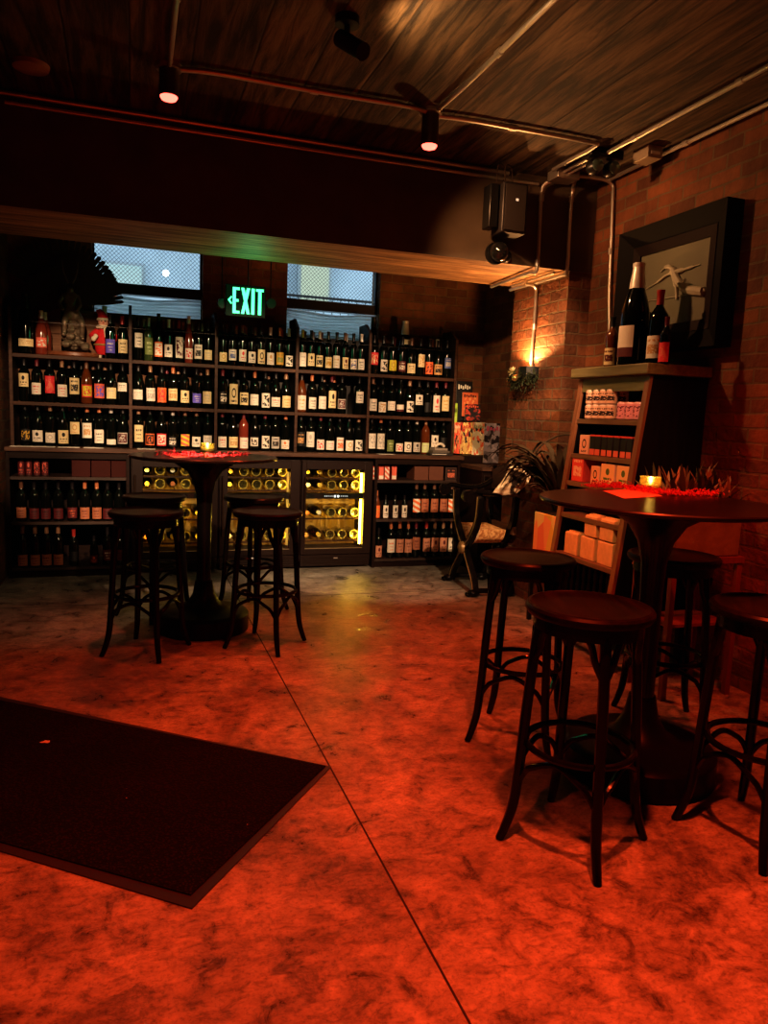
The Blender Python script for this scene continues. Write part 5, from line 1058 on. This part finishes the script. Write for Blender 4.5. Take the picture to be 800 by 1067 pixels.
def carton(px0, px1, z, h, dep, m, front, lab, name='carton', grp=None, dx=.02, col_='k', cat='box', top=None):
    z_ = z+.001; X = fx_(z)+dx; ya = lin(px0, z); yb = lin(px1, z)
    # account for picture slope: recompute with the projected height
    t = thing(name, lab, cat, (X, (ya+yb)/2, z_), 0, grp); w = abs(ya-yb)
    MB().box(0, dep, -w/2, w/2, 0, h).obj('box_body', m, t, bevel=.002)
    if front: MB().quad((-.0008, w/2, .002), (-.0008, -w/2, .002), (-.0008, -w/2, h-.002), (-.0008, w/2, h-.002)).obj('printed_panel', front, t)
    if top: MB().box(-.001, dep, -w/2-.0005, w/2+.0005, h-.008, h+.001).obj('lid', top, t)
def ringpanel(base, acc): return label_mat(base, acc, 'crest')
def pxfix(px, py, z): return px
cream = flat('cream_card', (.75, .4, .24), .6); redcard = flat('red_card', (.65, .06, .05), .5); blk = flat('black_card', (.02, .012, .012), .45)
carton(610.5, 620.5, BZ[3], .115, .07, cream, label_mat('#e8a888', '#140c0c', 'ring'), 'coral carton with a black round emblem on the middle shelf', dx=.02)
for k, px in enumerate((624.5, 630.5, 637.5, 644, 651, 658.5, 665)):
    carton(px-2.7, px+2.7, BZ[3], .118, .08, blk, label_mat('#120c0c', '#d8634a', 'band'), 'slim black carton with coral foot, %s from left on the middle shelf' % ORD[k], grp='slim black cartons in the bookcase', top=redcard)
carton(600, 613.5, BZ[2], .155, .16, redcard, label_mat('#e04838', '#f0b088', 'pic'), 'bright red printed box at the left end of its shelf')
carton(623.5, 633.5, BZ[2], .105, .07, cream, label_mat('#e8a070', '#140c0c', 'ring'), 'small orange carton with a black round emblem beside the red box')
carton(635.5, 651, BZ[2], .125, .06, cream, label_mat('#f0b070', '#5a6a2a', 'crest'), 'cream carton with green emblem, left one of two beside the candle', grp='cream cartons with a green emblem')
carton(654, 669.5, BZ[2], .125, .06, cream, label_mat('#f0b070', '#5a6a2a', 'crest'), 'cream carton with green emblem, right one of two beside the candle', grp='cream cartons with a green emblem')
carton(646, 655, BZ[4], .12, .06, flat('dark_brown_card', (.1, .04, .02), .6), None, 'dark brown box behind the cans on the top shelf', dx=.16)
bagm = flat('kraft_orange_bag', (.75, .42, .16), .65, 0, .25, 30, bump=.3)
def bag(px0, px1, z, h, lab, dx=.03, yaw=0):
    X = fx_(.55)+dx; ya = lin(px0, .55); yb = lin(px1, .55); w = abs(ya-yb)*.92; d = .09
    t = thing('paper_bag', lab, 'bag', (X+d/2, (ya+yb)/2, z), yaw, 'orange kraft bags on the lowest shelf')
    mb = MB(); r_ = [(0, 1, 1), (.6, 1, 1), (.95, 1, .98), (1, .98, .8)]
    vs = []
    for u, sx, sy in r_: vs += [(-d/2*sy, -w/2*sx, h*u), (d/2*sy, -w/2*sx, h*u), (d/2*sy, w/2*sx, h*u), (-d/2*sy, w/2*sx, h*u)]
    fs = [(3, 2, 1, 0), (12, 13, 14, 15)]
    for i in range(3):
        for k in range(4): fs.append((i*4+k, i*4+(k+1) % 4, (i+1)*4+(k+1) % 4, (i+1)*4+k))
    mb.add(vs, fs).obj('bag_body', bagm, t, bevel=.002, smooth=False)
    MB().box(-d/2*.4, d/2*.4, -w/2*.95, w/2*.95, h-.004, h+.006).obj('folded_top', bagm, t)
bag(594, 609, BZ[0]+.001, .13, 'orange kraft paper bag, left of the three in the bottom row'); bag(612, 628, BZ[0]+.001, .13, 'orange kraft paper bag, middle of the three in the bottom row'); bag(631, 649, BZ[0]+.001, .13, 'orange kraft paper bag, right of the three in the bottom row')
bag(615, 629, BZ[0]+.138, .12, 'orange kraft paper bag, left of the two stacked on top'); bag(632, 648, BZ[0]+.138, .12, 'orange kraft paper bag, right of the two stacked on top')
# bottles on top of the bookcase
def topbottle(px, pyb, X, typ, sc, gl, cp, lab, lz, rz, text, half=1.1):
    p = onX(px, pyb, X); return bottle(X, p.y, 1.6615, typ, gl, cp, lab, lz, half, rz, sc, text)
RZ = -rad(62)
topbottle(636, 375, 2.66, 'bdx', .88, 'a', 'k', ('c', 'm', 'p'), (.02, .13), RZ, 'small amber bottle with a pale label at the left end of the bookcase top')
topbottle(658, 375, 2.66, 'chp', 1.62, 'd', 'w', ('w', 'm', 'b'), (.03, .135), -rad(80), 'very large dark magnum with white foil neck on the bookcase', .75)
topbottle(683, 372, 2.70, 'bdx', 1.2, 'd', 'r', ('w', 't', 'p'), (.03, .13), RZ, 'dark bottle with bright red wax neck on the bookcase')
topbottle(692, 372, 2.645, 'bdx', .72, 'd', 'm', ('r', 'n', 'a'), (.01, .15), RZ, 'small dark bottle with a red label at the front right of the bookcase top')
topbottle(672, 372, 2.80, 'bdx', .95, 'd', 'k', None, None, RZ, 'plain dark bottle standing behind the large magnum')
topbottle(668, 372, 2.74, 'bgd', .9, 'd', 'b', ('t', 'm', 'p'), (.03, .1), RZ, 'dark bottle with tan label half hidden right of the magnum')
# ------------------------------------------------------------------ framed artwork on the right wall
t = thing('framed_artwork', 'deep black framed relief of a pale winged shape on grey green ground', 'picture')
y0, y1, z0, z1 = 3.17, 4.06, 1.76, 2.50; xf = 2.855; fm = flat('black_deep_frame', (.006, .005, .004), .7, spec=.12)
def framebars(x_out, x_in, y0, y1, z0, z1, wd):
    """bevelled frame: outer front edge at x_out, inner edge recessed to x_in"""
    o_ = [(y0, z0), (y1, z0), (y1, z1), (y0, z1)]; i_ = [(y0+wd, z0+wd), (y1-wd, z0+wd), (y1-wd, z1-wd), (y0+wd, z1-wd)]
    vs = [(RX-.002, *p) for p in o_]+[(x_out, *p) for p in o_]+[(x_in, *p) for p in i_]+[(RX-.002, *p) for p in i_]
    fs = []
    for k in range(4):
        j = (k+1) % 4; fs += [(k, j, 4+j, 4+k), (4+k, 4+j, 8+j, 8+k), (8+k, 8+j, 12+j, 12+k)]
    return MB().add(vs, fs)
framebars(xf, 2.90, y0, y1, z0, z1, .10).obj('frame', fm, t, smooth=False)
framebars(2.895, 2.905, y0+.1, y1-.1, z0+.1, z1-.1, .055).obj('inner_frame', flat('dark_inner_frame', (.015, .007, .005), .6, spec=.15), t, smooth=False)
MB().add([(2.915, y1-.12, z0+.12), (2.915, y0+.12, z0+.12), (2.915, y0+.12, z1-.12), (2.915, y1-.12, z1-.12)], [(0, 1, 2, 3)]).obj('canvas', flat('grey_green_ground', (.14, .135, .085), .7, 0, .25, 4), t)
rel_ = MB(); pc = flat('pale_relief', (.36, .33, .24), .6, 0, .3, 20)
def Y_(px, py): p = onX(px, py, 2.907); return (2.907, p.y, p.z)
rel_.tube(bezier([Y_(673, 301), Y_(685, 294), Y_(696, 286), Y_(712, 281), Y_(729, 275.5)], 8), [.003]*8+[.008]*10+[.014]*6+[.008]*5+[.003]*4, 8)
rel_.tube(bezier([Y_(688, 283), Y_(695, 278), Y_(701, 281), Y_(706, 292), Y_(714, 301), Y_(732, 304), Y_(733, 301)], 8), [.004]*6+[.012]*10+[.02]*14+[.026]*12+[.012]*7, 8)
rel_.tube(bezier([Y_(701, 284), Y_(704, 297), Y_(705, 312)], 8), [.014]*9+[.008]*8, 8)
rel_.tube(bezier([Y_(706, 290), Y_(711, 294), Y_(713, 290)], 6), .004, 6)
rel_.tube([Y_(672, 314), Y_(735, 304)], .0025, 5)
rel_.obj('relief', pc, t)
# ------------------------------------------------------------------ plant stand and planter near the wall
t = thing('plant_stand', 'reddish wooden stand under the foil wrapped planter near the right wall', 'stand', (2.62, 2.98, 0))
rw = wood('red_stand_wood', (.12, .03, .015), (.22, .07, .03), .4, axis='Z')
MB().box(-.19, .24, -.15, .15, .68, .71).obj('stand_top', rw, t)
for a_ in (-.17, .22):
    for b2 in (-.13, .13): MB().box(a_-.014, a_+.014, b2-.014, b2+.014, 0, .68).obj('leg', rw, t)
MB().box(-.16, .21, -.12, .12, .36, .375).obj('lower_shelf', rw, t)
t = thing('boxed_plant', 'leafy low plant in a crinkled dark green wrapped box', 'potted plant', (2.64, 2.98, .711))
MB().box(-.19, .2, -.13, .13, 0, .21).obj('wrapped_box', flat('crinkled_green_wrap', (.24, .19, .09), .35, .3, .5, 9, bump=1.), t, bevel=.006)
lv = MB(); random.seed(31)
for k in range(120):
    bx_, by_ = random.uniform(-.19, .2), random.uniform(-.12, .12); a_ = random.uniform(0, 2*pi); R_ = random.uniform(.03, .13)
    tx = min(bx_+R_*cos(a_), .28); leaf(lv, (bx_, by_, .2), (tx, by_+R_*sin(a_), .2+random.uniform(.08, .26)), random.uniform(.018, .034), .02, 5)
lv.obj('foliage', flat('green_brown_leaf', (.16, .13, .05), .5, 0, .5, 10), t)
# trailing twig of berries in front
lv = MB(); 
for k in range(26):
    lv.ball((2.40+random.gauss(0, .03), 2.93+random.gauss(0, .04), .78+random.gauss(0, .06)), random.uniform(.006, .012), 7, 5)
lv.tube(bezier([(2.40, 2.93, .90), (2.38, 2.93, .82), (2.40, 2.92, .74), (2.41, 2.93, .68)], 6), .004, 5)
lv.tube([(2.41, 2.93, .68), (2.43, 2.93, .715), (2.46, 2.93, .715)], .004, 5)
tag(lv.obj('berry_twig', flat('coral_berries', (.5, .12, .08), .4)), 'drooping twig of coral berries beside the wrapped planter', 'twig')
# ------------------------------------------------------------------ sconce and wreath on the pier side
X = 2.79; cpos = onX(546, 388, X-.07); wy, wz = cpos.y, cpos.z
t = thing('wall_sconce', 'dark half round uplight sconce on the brick pier', 'wall lamp', (X, wy, wz))
MB().prism([(0.0, -.085), (-.04, -.08), (-.08, -.055), (-.1, 0), (-.08, .055), (-.04, .08), (0, .085)], 'Z', -.05, -.045).obj('bottom_plate', blackmetal, t)
sh = MB(); pts = [(-.001, -.09), (-.042, -.085), (-.085, -.058), (-.105, 0), (-.085, .058), (-.042, .085), (-.001, .09)]
vs = [(a_, b2, -.05) for a_, b2 in pts]+[(a_*1.02, b2*1.02, .04) for a_, b2 in pts]; sh.add(vs, [(i, i+1, i+8, i+7) for i in range(6)]); o = sh.obj('half_shade', blackmetal, t)
MB().ball((-.045, 0, .0), .022).obj('bulb', emis('warm_bulb', (1, .62, .25), 60), t)
t = thing('wreath', 'dark evergreen wreath with gold baubles hung on the pier sconce', 'wreath', (X, wy, wz))
lv = MB(); random.seed(13)
for k in range(420):
    a_ = random.uniform(-1.6, 1.6); y = .17*sin(a_); xx = -.06-.065*cos(a_)*random.uniform(.8, 1.2); z = -.035+random.gauss(0, .028)-.03*cos(a_)
    d = Vector((random.gauss(-.3, .7), random.gauss(0, .8), random.gauss(0, .8))).normalized()*random.uniform(.03, .055)
    x2 = min(xx+d.x, -.004); leaf(lv, (min(xx, -.006), y, z), (x2, y+d.y, z+d.z), .011, .0, 3)
lv.obj('needles', flat('dark_fir', (.03, .04, .015), .7, 0, .4, 30), t)
MB().ball((-.15, -.015, -.045), .027).obj('bauble', flat('gold_bauble', (.75, .5, .2), .15, .9), t)
MB().ball((-.1, .165, -.05), .025).obj('bauble', flat('gold_bauble', (.75, .5, .2), .15, .9), t)
fl = MB()
for k in range(60):
    d = Vector((random.gauss(-.3, .6), random.gauss(0, .8), random.gauss(.5, .6))).normalized()*.045
    leaf(fl, (-.11, .1, .0), (min(-.11+d.x, -.01), .1+d.y, .0+d.z), .014, .0, 3)
fl.obj('pale_flower', flat('pale_petals', (.65, .6, .35), .6), t)
# ------------------------------------------------------------------ conduits
def pipe(pts, r, lab, couplings=()):
    t = thing('conduit_pipe', lab, 'pipe', (0, 0, 0), 0, None)
    MB().tube(pts, r, 10).obj('pipe_run', metalpipe, t)
    for c, d in couplings:
        d = Vector(d).normalized(); MB().tube([Vector(c)-d*.02, Vector(c)+d*.02], r*1.35, 10).obj('coupling', metalpipe, t)
    return t
cz = CZ-.022
def cp(px, py, z=None): p = onZ(px, py, z or cz); return (p.x, p.y, p.z)
R1 = .0125
S1 = (.165, 3.86); S2 = (1.48, 3.83)
pipe([(.165, FY+.05, cz), (.165, 3.8, cz)], R1, 'thin ceiling conduit running back to the left red spotlight', [((.165, 3.2, cz), (0, 1, 0))])
pipe(bezier([(.22, 3.83, cz), (.4, 3.80, cz), (.85, 3.80, cz), (1.3, 3.78, cz), (1.44, 3.80, cz)], 6), R1, 'ceiling conduit crossing between the two red spotlights', [((.85, 3.80, cz), (1, 0, 0))])
pipe(bezier([(1.52, 3.83, cz), (1.75, 3.81, cz), (2.4, 3.81, cz), (2.5, 3.85, cz), (2.5, 4.1, cz), (2.5, 4.3, cz)], 6), R1, 'ceiling conduit bending from the right spotlight towards the pier', [((1.95, 3.81, cz), (1, 0, 0))])
pipe(bezier([(1.49, 3.75, cz), (1.5, 3.4, cz), (1.5, 2.6, cz), (1.5, 1.0, cz), (1.5, FY+.05, cz)], 6), R1, 'long ceiling conduit running forwards from the right spotlight', [((1.5, 3.1, cz), (0, 1, 0))])
pipe([(2.62, 4.38, cz-.002), (2.62, 3.6, cz-.002), (2.62, FY+.05, cz-.002)], R1, 'long ceiling conduit parallel to the right wall', [((2.62, 3.65, cz-.002), (0, 1, 0)), ((2.62, 2.9, cz), (0, 1, 0))])
pipe([(2.58, 4.38, cz), (2.58, 3.9, cz)], R1*.9, 'short ceiling conduit beside the long one at the corner')
pipe([(2.92, 4.3, cz), (2.92, 3.2, cz), (2.92, FY+.05, cz)], R1, 'outer ceiling conduit along the top of the right wall', [((2.92, 3.6, cz), (0, 1, 0))])
pipe([(LX+.02, 4.47, 2.90), (2.28, 4.47, 2.90)], R1, 'upper conduit running along the top of the beam face')
pipe([(LX+.3, 4.475, 2.855), (1.2, 4.475, 2.855), (2.5, 4.475, 2.862)], R1*.8, 'lower thin conduit running along the beam face')
pipe(bezier([(2.6, 4.40, 2.885), (2.54, 4.455, 2.865), (2.525, 4.47, 2.80), (2.525, 4.47, 2.6), (2.525, 4.47, 2.33), (2.525, 4.55, 2.325), (2.54, 4.8, 2.33), (2.56, 5.2, 2.33)], 8), R1, 'vertical conduit down the beam face bending under the beam', [((2.525, 4.47, 2.78), (0, 0, 1)), ((2.525, 4.47, 2.37), (0, 0, 1))])
pipe(bezier([(2.7, 4.36, 2.885), (2.745, 4.45, 2.865), (2.75, 4.47, 2.78), (2.75, 4.47, 2.55), (2.75, 4.47, 2.34), (2.75, 4.55, 2.325), (2.745, 4.9, 2.325), (2.73, 5.22, 2.325)], 8), R1, 'dark second vertical conduit on the beam face nearer the corner', [((2.75, 4.47, 2.8), (0, 0, 1))])
pipe([(2.68, 4.51, 2.33), (2.68, 5.1, 2.33)], R1*.8, 'short conduit under the beam between the two bends')
pipe(bezier([(2.7, 4.33, 2.9), (2.86, 4.31, 2.9), (2.94, 4.30, 2.87), (2.945, 4.29, 2.78), (2.945, 4.27, 2.5), (2.945, 4.25, 2.2), (2.945, 4.22, 1.95), (2.945, 4.2, 1.7), (2.945, 4.18, 1.3)], 8), R1*.95, 'tall bright vertical conduit on the right wall beside the picture', [((2.945, 4.27, 2.45), (0, 0, 1))])
pipe(bezier([(2.66, 4.86, 2.31), (2.75, 4.88, 2.3), (2.775, 4.9, 2.24), (2.775, 4.9, 2.1), (2.775, wy, wz+.25), (2.775, wy, wz+.05)], 8), R1*.9, 'vertical conduit feeding the wreath sconce on the pier', [((2.775, 4.9, 2.02), (0, 0, 1))])
# ------------------------------------------------------------------ ceiling fixtures
def redspot(x, y, lab, L=.15):
    t = thing('ceiling_spotlight', lab, 'spotlight', (x, y, CZ), 0, 'red ceiling spotlights')
    MB().lathe([(0, 0), (.06, 0), (.06, -.022), (0, -.022)], seg=24).obj('ceiling_box', metalpipe, t)
    MB().lathe([(0, -.0225), (.045, -.0225), (.045, -L), (.041, -L-.001), (.041, -L+.01), (0, -L+.01)], seg=28).obj('lamp_can', flat('dull_bronze_can', (.12, .075, .05), .35, .8), t)
    MB().lathe([(0, -L+.009), (.0405, -L+.009), (.0405, -L-.004), (.034, -L-.014), (.018, -L-.02), (0, -L-.022)], seg=24).obj('lamp_lens', emis('red_lamp_lens', (1, .095, .065), 5), t)
RED = (1, .075, .018)
def spot(loc, tgt, e, c, size, blend=.6, r=.04):
    la = bpy.data.lights.new('spot_lamp', 'SPOT'); la.energy = e; la.color = c; la.spot_size = rad(size); la.spot_blend = blend; la.shadow_soft_size = r
    o = bpy.data.objects.new('spot_lamp', la); C.objects.link(o); o.location = loc; d = Vector(tgt)-Vector(loc); o.rotation_euler = d.to_track_quat('-Z', 'Y').to_euler(); return o
redspot(S1[0], S1[1], 'red glowing ceiling spotlight at the left, above the far table', .14)
redspot(S2[0], S2[1], 'red glowing ceiling spotlight at the right of the ceiling centre', .175)
def ptl(loc, e, c, r=.05):
    la = bpy.data.lights.new('point_lamp', 'POINT'); la.energy = e; la.color = c; la.shadow_soft_size = r
    o = bpy.data.objects.new('point_lamp', la); C.objects.link(o); o.location = loc; return o
# black track spot
p = cp(362, 18, CZ)
t = thing('track_spotlight', 'black adjustable track spotlight on the ceiling, tilted to the right', 'spotlight', (p[0], p[1], CZ))
MB().lathe([(0, 0), (.05, 0), (.05, -.03), (0, -.03)]).obj('ceiling_mount', blackmetal, t)
MB().tube([(0, 0, -.03), (0, 0, -.09)], .012, 8).obj('stem', blackmetal, t)
MB().tube([(-.02, .03, -.07), (.045, -.09, -.16)], .034, 18).obj('lamp_head', blackmetal, t)
p = cp(32, 67, CZ)
tag(MB().lathe([(0, 0), (.085, 0), (.08, -.02), (.05, -.03), (0, -.03)], c=(p[0], p[1], CZ)).obj('smoke_detector', flat('brownish_plastic', (.25, .13, .07), .6)), 'flat round brownish smoke detector on the dark ceiling at the left', 'smoke detector')
p = cp(675, 155, CZ)
t = thing('junction_box', 'small grey junction box on the ceiling near the right wall', 'electrical box', (p[0], p[1], CZ)); MB().box(-.05, .05, -.07, .07, -.07, 0).obj('box_body', flat('grey_box', (.35, .28, .2), .5, .3), t, bevel=.004); MB().box(-.03, .03, -.075, -.0705, -.05, -.035).obj('box_label', flat('white_box_label', (.7, .65, .55), .5), t)
p = cp(588, 188, 2.88)
t = thing('junction_box', 'dark junction box where the ceiling conduits meet at the beam', 'electrical box', (2.6, 4.34, CZ)); MB().box(-.07, .09, -.05, .08, -.06, 0).obj('box_body', metalpipe, t, bevel=.004)
# emergency light twin heads
p = onZ(648, 180, 2.80)
t = thing('emergency_light', 'dark emergency light with two round glassy heads near the ceiling corner', 'lamp', (2.60, 3.95, CZ))
MB().box(-.09, .13, -.05, .05, -.05, 0).obj('housing', blackmetal, t, bevel=.004)
for k, xx in enumerate((-.04, .075)):
    h = MB().lathe([(0, 0), (.03, -.005), (.045, -.03), (.045, -.06), (0, -.06)], axis='Y', c=(xx, -.05, -.1), seg=20).tube([(xx, 0, -.05), (xx, 0, -.09)], .01, 8); hh = h.obj('lamp_head', blackmetal, t)
    MB().lathe([(0, .012), (.02, .01), (.036, .002), (.036, -.002), (0, -.002)], axis='Y', c=(xx, -.05, -.1), seg=20).obj('glass_lens', flat('shiny_lens', (.2, .3, .25), .05, .6), hh)
# speaker on the beam face
p = onY(523, 222, 4.36)
t = thing('wall_speaker', 'black box loudspeaker mounted on the dark beam face', 'speaker', (2.25, 4.38, 2.62))
MB().box(-.09, .08, -.09, .06, -.13, .17).obj('speaker_box', flat('black_speaker', (.015, .012, .011), .5), t, bevel=.008)
MB().box(-.075, .065, -.095, -.0905, -.115, .155).obj('grille', flat('speaker_grille', (.03, .022, .018), .7, 0, .5, 200), t)
MB().box(-.04, .0, .06, .117, -.02, .04).obj('bracket', blackmetal, t)
MB().box(-.005, .012, -.098, -.0955, .06, .075).obj('white_badge', flat('white_badge', (.8, .75, .65), .5, emit=(1, .9, .7), es=.3), t)  # faint emission paints the badge brighter; it is no lamp
MB().box(-.16, -.1, -.05, .05, -.1, .16).obj('side_unit', blackmetal, t, bevel=.006)
p = onY(521, 262, 4.42)
t = thing('dome_camera', 'round black dome fitting below the loudspeaker', 'camera', (p.x, 4.43, p.z))
MB().ball((0, 0, 0), .062, 20, 12).obj('dome', flat('glossy_black_dome', (.01, .01, .01), .08, 0, .1, 5, coat=1), t); MB().lathe([(0, 0), (.07, 0), (.07, -.02), (0, -.02)], c=(0, .045, 0), axis='Y').obj('mount_ring', blackmetal, t)
MB().ball((.055, .02, -.02), .04, 16, 10).obj('side_lens', blackmetal, t)
w = MB()
for k in range(2): w.tube(bezier([(2.16+.05*k, 4.40, 2.80), (2.15+.05*k, 4.36, 2.90), (2.2+.05*k, 4.38, 2.895), (2.24+.05*k, 4.42, 2.80)], 6), .003, 5)
tag(w.obj('speaker_cable', flat('thin_cable', (.05, .03, .02), .5)), 'thin looped cables above the loudspeaker', 'cable')
# ------------------------------------------------------------------ LIGHTS
warm = (1, .52, .22)
# red spots: two in view and more of the same row nearer the camera
for (x, y, e, sz_) in ((S1[0], S1[1], 95, 74), (S2[0], S2[1], 230, 80), (.95, 1.3, 400, 108), (.0, .9, 170, 100), (2.15, 1.7, 150, 128)):
    spot((x, y, CZ-.2), (x, y+.001, 0), e, RED, sz_, .75, .04)
spot((2.3, 2.2, 2.72), (2.96, 2.75, 0), 60, RED, 44, .7, .04)  # added red fill, brightens the low bricks of the right wall
# warm narrow spots nearer the camera, shining under the beam at the bottle wall
for k, (x, tx, e, tz, sz_) in enumerate(((-.4, -.3, 680, 1.17, 20.5), (.7, .8, 640, .66, 31), (1.75, 2.0, 640, .66, 33))):
    spot((x, 1.5, 2.8), (tx, 6.2, tz), e, (1, .66, .40), sz_, .3, .03)
spot((-.3, 3.0, 2.8), (-.35, 5.25, 0), 60, (1, .62, .38), 34, .8, .05)  # added weak warm fill for the floor before the left cabinet
spot((.6, 1.5, 2.8), (3.08, 6.0, 1.15), 520, (1, .60, .32), 24, .5, .03)  # added warm fill for the alcove side wall and magazines
spot((1.2, 1.9, 2.8), (2.45, 3.68, 1.02), 130, (1, .56, .28), 30, .7, .03)  # added warm fill, brightens the goods on the bookcase front
spot((1.5, 4.02, 2.74), (2.92, 3.97, 1.98), 66, (1, .48, .21), 114, .9, .03)     # picture wall
spot((.92, 2.98, 2.68), (1.27, 3.02, 2.92), 19, (1, .55, .24), 105, .9, .02)
spot((1.5, 3.2, 2.4), (2.3, 2.6, 2.92), 3.5, (1, .45, .17), 120, .9, .2)
spot((2.715, wy, wz+.055), (2.68, wy, wz+1), 48, (1, .46, .16), 158, .25, .02); ptl((2.715, wy, wz+.05), 1.2, (1, .46, .16), .02)
ptl((cx.x-.02, EY-.36, cx.z-.06), 2.6, (.05, 1, .35), .08)
w = bpy.data.worlds.new('world'); SC.world = w; w.use_nodes = True
w.node_tree.nodes['Background'].inputs[0].default_value = (.3, .38, .46, 1); w.node_tree.nodes['Background'].inputs[1].default_value = 4.3
SC.view_settings.view_transform = 'Standard'; SC.view_settings.exposure = 0; SC.view_settings.look = 'Medium High Contrast'
